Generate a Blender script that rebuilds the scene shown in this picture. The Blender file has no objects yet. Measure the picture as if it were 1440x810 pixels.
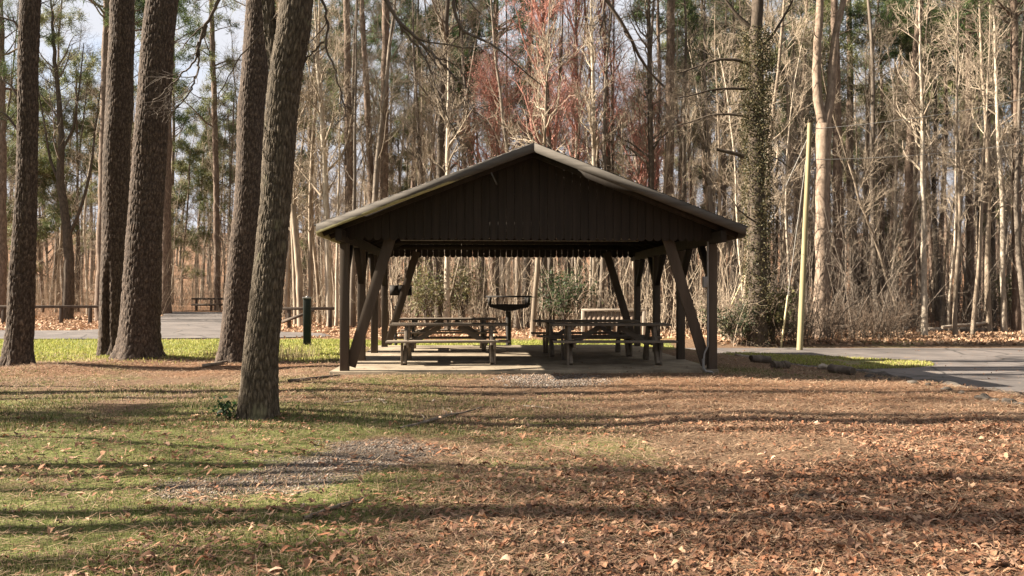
import bpy, math, random
import numpy as np
from mathutils import Vector, Matrix
random.seed(7)
rng = np.random.default_rng(11)
PI = math.pi
scene = bpy.context.scene
COL = scene.collection

# ------------------------------------------------------------------ camera
H_EYE, F, CX, HY = 1.45, 1080.0, 720.0, 415.0      # eye height, focal length in photo pixels, centre column, horizon row
cam_d = bpy.data.cameras.new('camera'); cam = bpy.data.objects.new('camera', cam_d); COL.objects.link(cam)
cam_d.sensor_width = 36; cam_d.lens = F/1440*36; cam_d.shift_y = 10/1440; cam_d.clip_end = 2000; cam_d.clip_start = 0.05
cam.location = (0, 0, H_EYE); cam.rotation_euler = (PI/2, 0, 0)
scene.camera = cam

def at(px, py, d):
    """world point on the line of sight of a photo pixel at depth d"""
    return np.array([(px-CX)/F*d, d, H_EYE-(py-HY)/F*d])

# ------------------------------------------------------------------ noise (numpy)
def vnoise(x, y, seed=0):
    x = np.asarray(x, float); y = np.asarray(y, float)
    xi = np.floor(x).astype(np.int64); yi = np.floor(y).astype(np.int64)
    xf = x-xi; yf = y-yi
    def h(a, b):
        n = (a*374761393 + b*668265263 + seed*974634777) & 0xffffffff
        n = ((n ^ (n >> 13))*1274126177) & 0xffffffff
        return ((n ^ (n >> 16)) & 0xffff)/65535.0
    u = xf*xf*(3-2*xf); v = yf*yf*(3-2*yf)
    return (h(xi, yi)*(1-u)+h(xi+1, yi)*u)*(1-v)+(h(xi, yi+1)*(1-u)+h(xi+1, yi+1)*u)*v
def fbm(x, y, seed=0, oct=4):
    s = 0; a = .5
    for o in range(oct):
        s = s+a*vnoise(x*2**o, y*2**o, seed+o*17); a *= .5
    return s/(1-.5**oct)
def sstep(a, b, x):
    t = np.clip((np.asarray(x, float)-a)/(b-a), 0, 1); return t*t*(3-2*t)

# ------------------------------------------------------------------ terrain
ROAD_R = [(4.6,22.6),(12,22.5),(30,23.2),(60,25),(60,19.5),(24,18.6),(18.5,15),(17.5,5),(17,-12),(8.3,-12),(7.95,5),(7.6,11.0),(7.25,13.3),(6.95,15.0),(6.3,17.0),(5.6,19.4),(4.4,21.2)]
ISLAND = [(5.4,20.3),(5.8,19.2),(6.5,17.0),(7.2,16.1),(8.4,16.3),(9.3,16.9),(9.6,17.6),(9.0,18.4),(7.6,19.4),(6.2,20.5)]
ROAD_L = [(-70,24.6),(-40,25.0),(-14,25.0),(-8.5,25.4),(-6.2,26.6),(-7.0,28.2),(-9.5,29.4),(-11.0,31),(-13.2,37),(-16.6,46.5),(-21,47),(-17.6,38),(-15.2,31.5),(-17,29.8),(-40,30),(-70,30.2)]
def in_poly(x, y, poly):
    x = np.asarray(x, float); y = np.asarray(y, float); c = np.zeros(x.shape, bool)
    n = len(poly)
    for i in range(n):
        x1, y1 = poly[i]; x2, y2 = poly[(i+1) % n]
        if y1 == y2: continue
        k = ((y1 > y) != (y2 > y)) & (x < (x2-x1)*(y-y1)/(y2-y1)+x1)
        c ^= k
    return c
MOUNDS = []
def ground_z(x, y):
    x = np.asarray(x, float); y = np.asarray(y, float)
    z = .02*np.clip(y-27, 0, None)+.03*np.clip(y-60, 0, None)+.05*np.clip(y-90, 0, None)
    # lawn falls to the car park on the right
    edge = np.interp(y, [-12, 5, 11, 13.3, 15, 17, 19.4, 21.2], [8.3, 7.95, 7.6, 7.25, 6.95, 6.3, 5.6, 4.4])
    low = sstep(-.55, -.05, x-edge)*sstep(24.2, 22.8, y)
    z = z-.13*low
    # mild unevenness of the lawn
    soft = (1-low)*sstep(22.5, 20, y)
    flat = sstep(4.6, 3.8, np.abs(x-.15))*sstep(12.2, 13.2, y)*sstep(22.5, 20.5, y)
    b = (fbm(x*.35+3, y*.35, 5, 3)-.5)*.16+(fbm(x*1.6, y*1.6, 9, 2)-.5)*.035
    z = z+b*soft*(1-flat)+.07*sstep(5.2, 3.7, np.abs(x-.15))*sstep(10.8, 13.0, y)*sstep(22.0, 20.4, y)
    for mx, my, mh, mr in MOUNDS:
        z = z+mh*np.exp(-((x-mx)**2+(y-my)**2)/(mr*mr))
    return z
def gz(x, y): return float(ground_z(np.array([x]), np.array([y]))[0])
def base_at(px, py):
    """where the line of sight of a photo pixel meets the terrain"""
    for d in np.arange(3, 200, .05):
        p = at(px, py, d)
        if p[2] <= gz(p[0], p[1]): return d
    return 200.

# ------------------------------------------------------------------ mesh building
class MB:
    def __init__(s): s.v=[]; s.f3=[]; s.f4=[]; s.c=[]; s.n=0; s.hascol=False
    def add(s, v, f, col=None):
        v = np.asarray(v, float).reshape(-1, 3); f = np.asarray(f, np.int64)
        if len(v) == 0: return
        (s.f4 if f.shape[1] == 4 else s.f3).append(f+s.n)
        s.v.append(v)
        if col is None: col = np.ones((len(v), 3))*.5
        else: s.hascol = True
        col = np.broadcast_to(np.asarray(col, float), (len(v), 3)); s.c.append(col); s.n += len(v)
    def box(s, c, size, R=None):
        hx, hy, hz = np.array(size)/2
        v = np.array([[x, y, z] for x in (-hx, hx) for y in (-hy, hy) for z in (-hz, hz)])
        if R is not None: v = v@np.array(R).T
        s.add(v+np.array(c), [[0,1,3,2],[4,6,7,5],[0,4,5,1],[2,3,7,6],[0,2,6,4],[1,5,7,3]])
    def beam(s, p0, p1, w, h, up=(0,0,1)):
        """bar from p0 to p1; w across, h along up"""
        p0 = np.array(p0, float); p1 = np.array(p1, float); t = p1-p0; L = np.linalg.norm(t); t /= L
        a = np.cross(t, up); a /= np.linalg.norm(a); b = np.cross(a, t)
        s.box((p0+p1)/2, (L, w, h), np.stack([t, a, b], 1))
    def tube(s, pts, rad, sides=8, caps=True):
        P = np.array(pts, float)[None]; R = np.broadcast_to(np.array(rad, float), (1, P.shape[1]))
        v, f = tube_batch(P, R, sides); s.add(v, f)
        if caps:
            k = P.shape[1]
            for ring, c, fl in ((v[:sides], P[0, 0], 1), (v[-sides:], P[0, -1], 0)):
                vv = np.vstack([ring, c[None]]); i = np.arange(sides); j = (i+1) % sides
                s.add(vv, np.stack([j, i, np.full(sides, sides)] if fl else [i, j, np.full(sides, sides)], 1))
    def prism(s, poly, z0, z1):
        poly = np.array(poly, float); n = len(poly)
        v = np.vstack([np.c_[poly, np.full(n, z0)], np.c_[poly, np.full(n, z1)]])
        i = np.arange(n); j = (i+1) % n
        s.add(v, np.stack([i, j, j+n, i+n], 1))
        c = poly.mean(0)
        for zz, o in ((z0, 1), (z1, 0)):
            vv = np.vstack([np.c_[poly, np.full(n, zz)], [[c[0], c[1], zz]]])
            s.add(vv, np.stack([j, i, np.full(n, n)] if o else [i, j, np.full(n, n)], 1))
    def data(s):
        return (np.vstack(s.v), s.f3, s.f4, np.vstack(s.c))
    def mesh(s, name, mat, smooth=False):
        me = bpy.data.meshes.new(name); V = np.vstack(s.v)
        n3 = sum(len(a) for a in s.f3); n4 = sum(len(a) for a in s.f4)
        lo = []
        if n3: lo.append(np.vstack(s.f3).ravel())
        if n4: lo.append(np.vstack(s.f4).ravel())
        lo = np.concatenate(lo)
        me.vertices.add(len(V)); me.vertices.foreach_set('co', V.astype(np.float32).ravel())
        me.loops.add(len(lo)); me.loops.foreach_set('vertex_index', lo.astype(np.int32))
        tot = np.concatenate([np.full(n3, 3), np.full(n4, 4)]).astype(np.int32)
        st = np.concatenate([[0], np.cumsum(tot)[:-1]]).astype(np.int32)
        me.polygons.add(n3+n4); me.polygons.foreach_set('loop_start', st); me.polygons.foreach_set('loop_total', tot)
        if smooth: me.polygons.foreach_set('use_smooth', np.ones(n3+n4, bool))
        me.update(calc_edges=True)
        if s.hascol:
            a = me.attributes.new('col', 'FLOAT_COLOR', 'POINT')
            C = np.c_[np.vstack(s.c), np.ones(len(V))]
            a.data.foreach_set('color', C.astype(np.float32).ravel())
        if mat: me.materials.append(mat)
        return me
    def build(s, name, mat, parent=None, smooth=False, bevel=0):
        o = bpy.data.objects.new(name, s.mesh(name, mat, smooth)); COL.objects.link(o)
        if parent: o.parent = parent
        if bevel:
            m = o.modifiers.new('edge', 'BEVEL'); m.width = bevel; m.segments = 2; m.limit_method = 'ANGLE'
        return o

def tube_batch(P, R, sides):
    n, k, _ = P.shape
    T = np.gradient(P, axis=1) if k > 2 else np.repeat(P[:, 1:]-P[:, :1], 2, 1)
    T /= np.linalg.norm(T, axis=2, keepdims=True)+1e-9
    m = P[:, -1]-P[:, 0]; m = m/(np.linalg.norm(m, axis=1, keepdims=True)+1e-9)
    ref = np.where(np.abs(m[:, 2:3]) > .75, np.array([[1., 0, 0]]), np.array([[0, 0, 1.]]))[:, None, :]
    U = np.cross(np.broadcast_to(ref, T.shape), T); U /= np.linalg.norm(U, axis=2, keepdims=True)+1e-9
    W = np.cross(T, U)
    a = np.arange(sides)*2*PI/sides
    V = P[:, :, None]+R[:, :, None, None]*(np.cos(a)[None, None, :, None]*U[:, :, None]+np.sin(a)[None, None, :, None]*W[:, :, None])
    i = np.arange(sides); j = (i+1) % sides
    q = np.stack([i, j, j+sides, i+sides], 1)
    f = q[None, None]+(np.arange(k-1)*sides)[None, :, None, None]+(np.arange(n)*k*sides)[:, None, None, None]
    return V.reshape(-1, 3), f.reshape(-1, 4)

def unit(v): return v/(np.linalg.norm(v, axis=-1, keepdims=True)+1e-9)
def spawn(P, R, m, t0, t1, ang, length, k, up=.05, wander=.18, r_ratio=.55, rmin=.006, taper=.25, rs=None, tpow=1., shrink=.5):
    """m children on each of the polylines P: polylines of k points and their radii"""
    r = rs or rng
    n, kp, _ = P.shape
    t = t0+(t1-t0)*r.random((n, m))**tpow
    idx = t*(kp-1); i0 = np.clip(idx.astype(int), 0, kp-2); fr = (idx-i0)[..., None]
    ar = np.arange(n)[:, None]
    base = P[ar, i0]*(1-fr)+P[ar, i0+1]*fr
    pr = R[ar, i0]*(1-fr[..., 0])+R[ar, i0+1]*fr[..., 0]
    pd = unit(P[ar, i0+1]-P[ar, i0])
    rv = unit(r.normal(size=(n, m, 3)))
    perp = unit(np.cross(pd, rv))
    a = ang*(.7+.6*r.random((n, m, 1)))
    d = np.cos(a)*pd+np.sin(a)*perp
    L = length*(.5+r.random((n, m)))*(1-shrink*((t-t0)/(t1-t0+1e-6)))
    base = base.reshape(-1, 3); d = unit(d.reshape(-1, 3)); L = L.reshape(-1); pr = pr.reshape(-1)
    st = (L/(k-1))[:, None]
    pts = [base]
    for s in range(k-1):
        pts.append(pts[-1]+d*st)
        d = unit(d+r.normal(size=d.shape)*wander+np.array([0, 0, up]))
    Q = np.stack(pts, 1)
    r0 = np.maximum(np.minimum(pr*r_ratio, L*.017+rmin*.6), rmin)
    RR = r0[:, None]*np.linspace(1, taper, k)[None]
    return Q, np.maximum(RR, rmin*.6)

# ------------------------------------------------------------------ materials
def new_mat(name):
    m = bpy.data.materials.new(name); m.use_nodes = True
    nt = m.node_tree; b = nt.nodes['Principled BSDF']; b.inputs['Roughness'].default_value = .85
    b.inputs['Specular IOR Level'].default_value = .25
    return m, nt, b
def nd(nt, t, **kw):
    n = nt.nodes.new(t)
    for k, v in kw.items(): setattr(n, k, v)
    return n
def ramp(nt, fac, stops):
    r = nd(nt, 'ShaderNodeValToRGB'); e = r.color_ramp.elements
    while len(e) < len(stops): e.new(.5)
    for x, (p, c) in zip(e, stops): x.position = p; x.color = (*c, 1)
    nt.links.new(fac, r.inputs[0]); return r.outputs[0]
def noise_of(nt, vec, scale, detail=4, rough=.6, sc=(1,1,1)):
    mp = nd(nt, 'ShaderNodeMapping'); mp.inputs['Scale'].default_value = sc; nt.links.new(vec, mp.inputs[0])
    n = nd(nt, 'ShaderNodeTexNoise'); n.inputs['Scale'].default_value = scale; n.inputs['Detail'].default_value = detail; n.inputs['Roughness'].default_value = rough
    nt.links.new(mp.outputs[0], n.inputs[0]); return n.outputs[0]
def bump(nt, b, h, strength=.5, dist=.02):
    n = nd(nt, 'ShaderNodeBump'); n.inputs['Strength'].default_value = strength; n.inputs['Distance'].default_value = dist
    nt.links.new(h, n.inputs['Height']); nt.links.new(n.outputs[0], b.inputs['Normal'])
def mixc(nt, fac, a, bb, mode='MIX'):
    m = nd(nt, 'ShaderNodeMix', data_type='RGBA', blend_type=mode)
    for s, v in ((m.inputs[0], fac), (m.inputs[6], a), (m.inputs[7], bb)):
        if hasattr(v, 'is_linked'): nt.links.new(v, s)
        elif isinstance(v, (int, float)): s.default_value = v
        else: s.default_value = (*v, 1)
    return m.outputs[2]

def mat_noise(name, stops, scale=6, sc=(1,1,1), rough=.85, bs=.3, bd=.01, detail=6, rand=0., spec=.25, metal=0.):
    m, nt, b = new_mat(name)
    tc = nd(nt, 'ShaderNodeTexCoord')
    f = noise_of(nt, tc.outputs['Object'], scale, detail, .65, sc)
    c = ramp(nt, f, stops)
    if rand:
        oi = nd(nt, 'ShaderNodeObjectInfo')
        v = nd(nt, 'ShaderNodeMapRange'); v.inputs[3].default_value = 1-rand; v.inputs[4].default_value = 1+rand
        nt.links.new(oi.outputs['Random'], v.inputs[0])
        hs = nd(nt, 'ShaderNodeHueSaturation'); nt.links.new(v.outputs[0], hs.inputs['Value']); nt.links.new(c, hs.inputs['Color']); c = hs.outputs[0]
    nt.links.new(c, b.inputs['Base Color']); b.inputs['Roughness'].default_value = rough
    b.inputs['Specular IOR Level'].default_value = spec; b.inputs['Metallic'].default_value = metal
    if bs: bump(nt, b, f, bs, bd)
    return m
def mat_attr(name, rough=.8, trans=0., spec=.25):
    """colour carried per leaf / blade / pebble by the mesh"""
    m, nt, b = new_mat(name)
    a = nd(nt, 'ShaderNodeAttribute', attribute_name='col'); nt.links.new(a.outputs['Color'], b.inputs['Base Color'])
    b.inputs['Roughness'].default_value = rough; b.inputs['Specular IOR Level'].default_value = spec
    if trans:
        t = nd(nt, 'ShaderNodeBsdfTranslucent'); nt.links.new(a.outputs['Color'], t.inputs[0])
        x = nd(nt, 'ShaderNodeMixShader'); x.inputs[0].default_value = trans
        nt.links.new(b.outputs[0], x.inputs[1]); nt.links.new(t.outputs[0], x.inputs[2])
        nt.links.new(x.outputs[0], nt.nodes['Material Output'].inputs[0])
    return m
M = {}
def bark_mat(name, dark, mid, light, vs=9, hs=26, lichen=None, cav=False):
    m, nt, b = new_mat(name); tc = nd(nt, 'ShaderNodeTexCoord').outputs['Object']
    f = noise_of(nt, tc, 1, 6, .7, (hs, hs, vs)); g = noise_of(nt, tc, 1.3, 4, .6)
    c = ramp(nt, f, [(.3, dark), (.5, mid), (.72, light)])
    if lichen:
        l = ramp(nt, g, [(.58, (0,0,0)), (.72, (1,1,1))]); c = mixc(nt, l, c, lichen)
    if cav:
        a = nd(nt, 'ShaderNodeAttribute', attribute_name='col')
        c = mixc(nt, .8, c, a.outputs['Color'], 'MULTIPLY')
    nt.links.new(c, b.inputs['Base Color']); b.inputs['Roughness'].default_value = .9; b.inputs['Specular IOR Level'].default_value = .15
    bump(nt, b, f, .6, .02)
    return m
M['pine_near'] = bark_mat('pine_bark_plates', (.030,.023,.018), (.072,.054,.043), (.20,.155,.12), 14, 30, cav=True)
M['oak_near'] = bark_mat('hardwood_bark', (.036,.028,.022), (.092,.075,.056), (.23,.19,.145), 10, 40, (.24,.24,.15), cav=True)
M['pine_mid'] = bark_mat('pine_bark', (.065,.047,.037), (.145,.105,.08), (.27,.205,.16), 5, 14)
M['dark_bark'] = bark_mat('dark_bark', (.035,.028,.022), (.07,.055,.042), (.13,.10,.078), 5, 14)
M['pale_bark'] = bark_mat('pale_bark', (.20,.165,.125), (.36,.305,.24), (.50,.435,.35), 4, 10)
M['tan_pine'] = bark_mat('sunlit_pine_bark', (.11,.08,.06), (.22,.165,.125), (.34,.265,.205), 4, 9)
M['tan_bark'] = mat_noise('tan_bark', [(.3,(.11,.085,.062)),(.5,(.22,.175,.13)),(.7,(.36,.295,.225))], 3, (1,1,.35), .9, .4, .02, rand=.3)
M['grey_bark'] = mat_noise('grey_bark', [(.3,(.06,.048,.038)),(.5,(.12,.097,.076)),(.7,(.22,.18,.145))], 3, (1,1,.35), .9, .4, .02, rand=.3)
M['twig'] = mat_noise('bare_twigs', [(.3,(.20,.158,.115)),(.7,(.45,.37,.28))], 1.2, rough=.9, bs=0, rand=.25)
M['grey_twig'] = mat_noise('grey_brown_twigs', [(.3,(.085,.067,.05)),(.7,(.20,.16,.12))], 1.2, rough=.9, bs=0, rand=.25)  # darker grey-brown tone, for colour variety among the bare trees
M['dark_twig'] = mat_noise('dark_twigs', [(.3,(.055,.042,.034)),(.7,(.12,.095,.075))], 2, rough=.9, bs=0)
M['brush'] = mat_noise('brown_brush', [(.3,(.09,.062,.045)),(.7,(.19,.14,.10))], 1.2, rough=.9, bs=0)  # brown kept dark so the low right-hand brush carries its shade in the colour
M['red_twig'] = mat_noise('red_budding_twigs', [(.3,(.33,.15,.115)),(.7,(.48,.25,.20))], 1.2, rough=.9, bs=0)
M['needles'] = mat_attr('pine_needles', .6, .3)
M['leafy'] = mat_attr('shrub_leaves', .55, .3)
M['fallen'] = mat_attr('fallen_leaves', .75, .12)
M['blade'] = mat_attr('grass_blades', .7, .3)
M['pebble'] = mat_attr('gravel_stones', .85)
M['straw'] = mat_attr('pine_straw', .8)
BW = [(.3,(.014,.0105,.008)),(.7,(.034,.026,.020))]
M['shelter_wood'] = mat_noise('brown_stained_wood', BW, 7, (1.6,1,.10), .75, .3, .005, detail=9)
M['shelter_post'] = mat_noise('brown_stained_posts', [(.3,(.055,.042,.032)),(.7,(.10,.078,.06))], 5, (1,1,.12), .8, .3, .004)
M['table_wood'] = mat_noise('weathered_table_planks', [(.3,(.10,.08,.062)),(.7,(.20,.165,.13))], 8, (.12,1,1), .8, .3, .004)
M['rail_wood'] = mat_noise('dark_rail_wood', [(.3,(.05,.038,.03)),(.7,(.11,.085,.065))], 5, (1,1,.2), .85, .3, .005)
M['iron'] = mat_noise('black_iron', [(.3,(.012,.011,.010)),(.75,(.035,.028,.023))], 14, rough=.7, bs=.2, bd=.003)
M['conduit'] = mat_noise('grey_conduit', [(.3,(.17,.165,.16)),(.7,(.25,.245,.24))], 9, rough=.5, bs=.05)
M['wire'] = mat_noise('cable', [(.3,(.30,.29,.27)),(.7,(.42,.40,.36))], 9, rough=.6, bs=0)
M['pole_wood'] = mat_noise('treated_pole_wood', [(.3,(.15,.125,.07)),(.5,(.24,.205,.115)),(.7,(.33,.285,.165))], 9, (1,1,.04), .85, .3, .005)
M['guard'] = mat_noise('faded_yellow_guard', [(.3,(.52,.45,.25)),(.7,(.62,.55,.34))], 4, rough=.6, bs=0)
M['green_paint'] = mat_noise('dark_green_paint', [(.3,(.006,.010,.007)),(.7,(.014,.020,.014))], 6, rough=.6, bs=.1)
M['log'] = mat_noise('rotting_log', [(.3,(.045,.033,.026)),(.5,(.11,.085,.065)),(.7,(.22,.18,.14))], 4, (1,1,1), .9, .6, .03)
M['bleached'] = mat_noise('bleached_dead_wood', [(.3,(.22,.18,.14)),(.7,(.42,.36,.29))], 5, rough=.9, bs=.3)
M['rock'] = mat_noise('dirty_rock', [(.3,(.03,.025,.022)),(.7,(.10,.085,.07))], 7, rough=.9, bs=.6, bd=.03)
M['board'] = mat_noise('brown_board', [(.3,(.14,.10,.075)),(.7,(.21,.16,.12))], 6, (1,1,.15), .8, .2, .004)
M['cap'] = mat_noise('pale_board_cap', [(.3,(.42,.36,.29)),(.7,(.52,.45,.37))], 6, rough=.8, bs=.1)

# fascia: grey weathered board, yellowish along the lower half at the left eave end
def fascia_mat():
    m, nt, b = new_mat('weathered_fascia'); tc = nd(nt, 'ShaderNodeTexCoord').outputs['Object']
    f = noise_of(nt, tc, 1, 6, .65, (1.2, 6, 14)); c = ramp(nt, f, [(.3,(.050,.044,.037)), (.7,(.11,.097,.083))])
    sp = nd(nt, 'ShaderNodeSeparateXYZ'); nt.links.new(tc, sp.inputs[0])
    w = nd(nt, 'ShaderNodeMapRange'); w.inputs[1].default_value = -.7; w.inputs[2].default_value = -1.6; nt.links.new(sp.outputs[0], w.inputs[0])
    g = noise_of(nt, tc, 1, 5, .7, (2.2, 3, 9))
    # height within the board: z + slope * |x|
    ab = nd(nt, 'ShaderNodeMath', operation='MULTIPLY'); nt.links.new(sp.outputs[0], ab.inputs[0]); ab.inputs[1].default_value = -.384
    hh = nd(nt, 'ShaderNodeMath', operation='ADD'); nt.links.new(ab.outputs[0], hh.inputs[0]); nt.links.new(sp.outputs[2], hh.inputs[1])
    lw = nd(nt, 'ShaderNodeMapRange'); lw.inputs[1].default_value = 3.93; lw.inputs[2].default_value = 3.85; nt.links.new(hh.outputs[0], lw.inputs[0])
    m2 = nd(nt, 'ShaderNodeMath', operation='MULTIPLY'); nt.links.new(w.outputs[0], m2.inputs[0]); nt.links.new(lw.outputs[0], m2.inputs[1])
    ml = nd(nt, 'ShaderNodeMath', operation='MULTIPLY'); nt.links.new(m2.outputs[0], ml.inputs[0]); nt.links.new(g, ml.inputs[1])
    l = ramp(nt, ml.outputs[0], [(.22,(0,0,0)), (.34,(1,1,1))])
    c = mixc(nt, l, c, (.36,.34,.19))
    nt.links.new(c, b.inputs['Base Color']); bump(nt, b, f, .3, .004); return m
M['fascia'] = fascia_mat()
def shingle_mat():
    m, nt, b = new_mat('dark_shingles'); tc = nd(nt, 'ShaderNodeTexCoord').outputs['Object']
    mp = nd(nt, 'ShaderNodeMapping'); mp.inputs['Rotation'].default_value = (0,0,PI/2); nt.links.new(tc, mp.inputs[0])
    br = nd(nt, 'ShaderNodeTexBrick'); br.inputs['Scale'].default_value = 3.2; br.inputs['Mortar Size'].default_value = .01
    br.inputs['Color1'].default_value = (.05,.043,.038,1); br.inputs['Color2'].default_value = (.085,.073,.064,1); br.inputs['Mortar'].default_value = (.02,.018,.016,1)
    nt.links.new(mp.outputs[0], br.inputs[0]); nt.links.new(br.outputs[0], b.inputs['Base Color']); bump(nt, b, br.outputs[1], -.5, .01); return m
M['shingle'] = shingle_mat()
def concrete_mat():
    m, nt, b = new_mat('stained_concrete'); tc = nd(nt, 'ShaderNodeTexCoord').outputs['Object']
    f = noise_of(nt, tc, 2.2, 7, .7); g = noise_of(nt, tc, 40, 3, .6)
    c = ramp(nt, f, [(.3,(.10,.078,.055)), (.5,(.19,.155,.112)), (.7,(.27,.225,.165))]); c = mixc(nt, .3, c, g, 'OVERLAY')
    nt.links.new(c, b.inputs['Base Color']); bump(nt, b, g, .25, .004); return m
M['concrete'] = concrete_mat()
def asphalt_mat(name, lo, hi):
    m, nt, b = new_mat(name); tc = nd(nt, 'ShaderNodeTexCoord').outputs['Object']
    f = noise_of(nt, tc, .8, 6, .7); g = noise_of(nt, tc, 90, 3, .6)
    c = ramp(nt, f, [(.3, lo), (.7, hi)]); c = mixc(nt, .5, c, g, 'OVERLAY')
    s = noise_of(nt, tc, 3.5, 8, .75); l = ramp(nt, s, [(.62,(0,0,0)), (.66,(1,1,1))]); c = mixc(nt, l, c, (.20,.125,.075))
    wv = nd(nt, 'ShaderNodeMix', data_type='VECTOR'); wv.inputs[0].default_value = .12; nt.links.new(tc, wv.inputs[4])
    nz = nd(nt, 'ShaderNodeTexNoise'); nz.inputs['Scale'].default_value = 1.6; nt.links.new(tc, nz.inputs[0]); nt.links.new(nz.outputs[1], wv.inputs[5])
    vo = nd(nt, 'ShaderNodeTexVoronoi', feature='DISTANCE_TO_EDGE'); vo.inputs['Scale'].default_value = .55; nt.links.new(wv.outputs[1], vo.inputs[0])
    k = ramp(nt, vo.outputs['Distance'], [(.0, (1,1,1)), (.022, (0,0,0))]); c = mixc(nt, k, c, (.03,.027,.025))
    pt = noise_of(nt, tc, .35, 2, .5); kp = ramp(nt, pt, [(.55, (0,0,0)), (.57, (1,1,1))]); kk = nd(nt, 'ShaderNodeMath', operation='MULTIPLY'); nt.links.new(kp, kk.inputs[0]); kk.inputs[1].default_value = .45
    c = mixc(nt, kk.outputs[0], c, (.07,.062,.058))
    nt.links.new(c, b.inputs['Base Color']); b.inputs['Roughness'].default_value = .8; bump(nt, b, g, .4, .006); return m
M['asphalt'] = asphalt_mat('weathered_asphalt', (.075,.066,.062), (.15,.13,.12))

def ground_mat():
    m, nt, b = new_mat('leaf_strewn_lawn'); tc = nd(nt, 'ShaderNodeTexCoord').outputs['Object']
    a = nd(nt, 'ShaderNodeAttribute', attribute_name='col'); sp = nd(nt, 'ShaderNodeSeparateColor'); nt.links.new(a.outputs['Color'], sp.inputs[0])
    big = noise_of(nt, tc, .9, 6, .7); mid = noise_of(nt, tc, 7, 6, .7); fine = noise_of(nt, tc, 45, 5, .7)
    litter = ramp(nt, fine, [(.28,(.04,.026,.017)), (.45,(.11,.07,.044)), (.6,(.19,.125,.08)), (.75,(.30,.21,.14))])
    straw = ramp(nt, fine, [(.3,(.075,.038,.021)), (.5,(.185,.10,.056)), (.72,(.31,.19,.115))])
    grass = ramp(nt, fine, [(.3,(.05,.058,.019)), (.5,(.115,.125,.038)), (.7,(.21,.20,.075))])
    gravel = ramp(nt, fine, [(.3,(.06,.045,.034)), (.5,(.12,.097,.078)), (.7,(.20,.17,.145))])
    def soft(ch, n1, amt):
        ad = nd(nt, 'ShaderNodeMath', operation='MULTIPLY_ADD'); nt.links.new(n1, ad.inputs[0]); ad.inputs[1].default_value = amt
        nt.links.new(sp.outputs[ch], ad.inputs[2])
        r = nd(nt, 'ShaderNodeMapRange'); r.inputs[1].default_value = .5+amt*.5-.14; r.inputs[2].default_value = .5+amt*.5+.14
        nt.links.new(ad.outputs[0], r.inputs[0]); return r.outputs[0]
    c = mixc(nt, soft(2, big, .9), litter, straw)
    c = mixc(nt, soft(0, mid, .9), c, grass)
    c = mixc(nt, soft(1, mid, .9), c, gravel)
    nt.links.new(c, b.inputs['Base Color']); b.inputs['Roughness'].default_value = .95; b.inputs['Specular IOR Level'].default_value = .1
    bump(nt, b, fine, .8, .03); return m
M['ground'] = ground_mat()

# ------------------------------------------------------------------ tagging helpers
def tag(o, label=None, cat=None, group=None, kind=None):
    if label: o['label'] = label
    if cat: o['category'] = cat
    if group: o['group'] = group
    if kind: o['kind'] = kind
    return o
def empty(name, loc, rz=0, label=None, cat=None, group=None):
    e = bpy.data.objects.new(name, None); COL.objects.link(e); e.location = loc; e.rotation_euler = (0, 0, rz)
    e.empty_display_size = .2
    return tag(e, label, cat, group)
def copy_tree(o, parent=None):
    c = o.copy(); COL.objects.link(c)
    if parent: c.parent = parent
    for ch in list(o.children): copy_tree(ch, c)
    return c

# ------------------------------------------------------------------ foreground tree positions (base pixel -> world)
def base(px, py):
    d = H_EYE*F/(py-HY); return (px-CX)/F*d, d
TA = base(30, 520); TB = base(158, 502); TC = base(196, 511); TD = base(326, 514); TE = base(362, 594)
MOUNDS += [(TA[0]+.2, TA[1]-.3, .10, .9), (TC[0]+.1, TC[1]-.2, .10, 1.1), (TD[0]+.3, TD[1]-.3, .10, 1.0), (TE[0], TE[1], .03, .7)]

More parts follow.
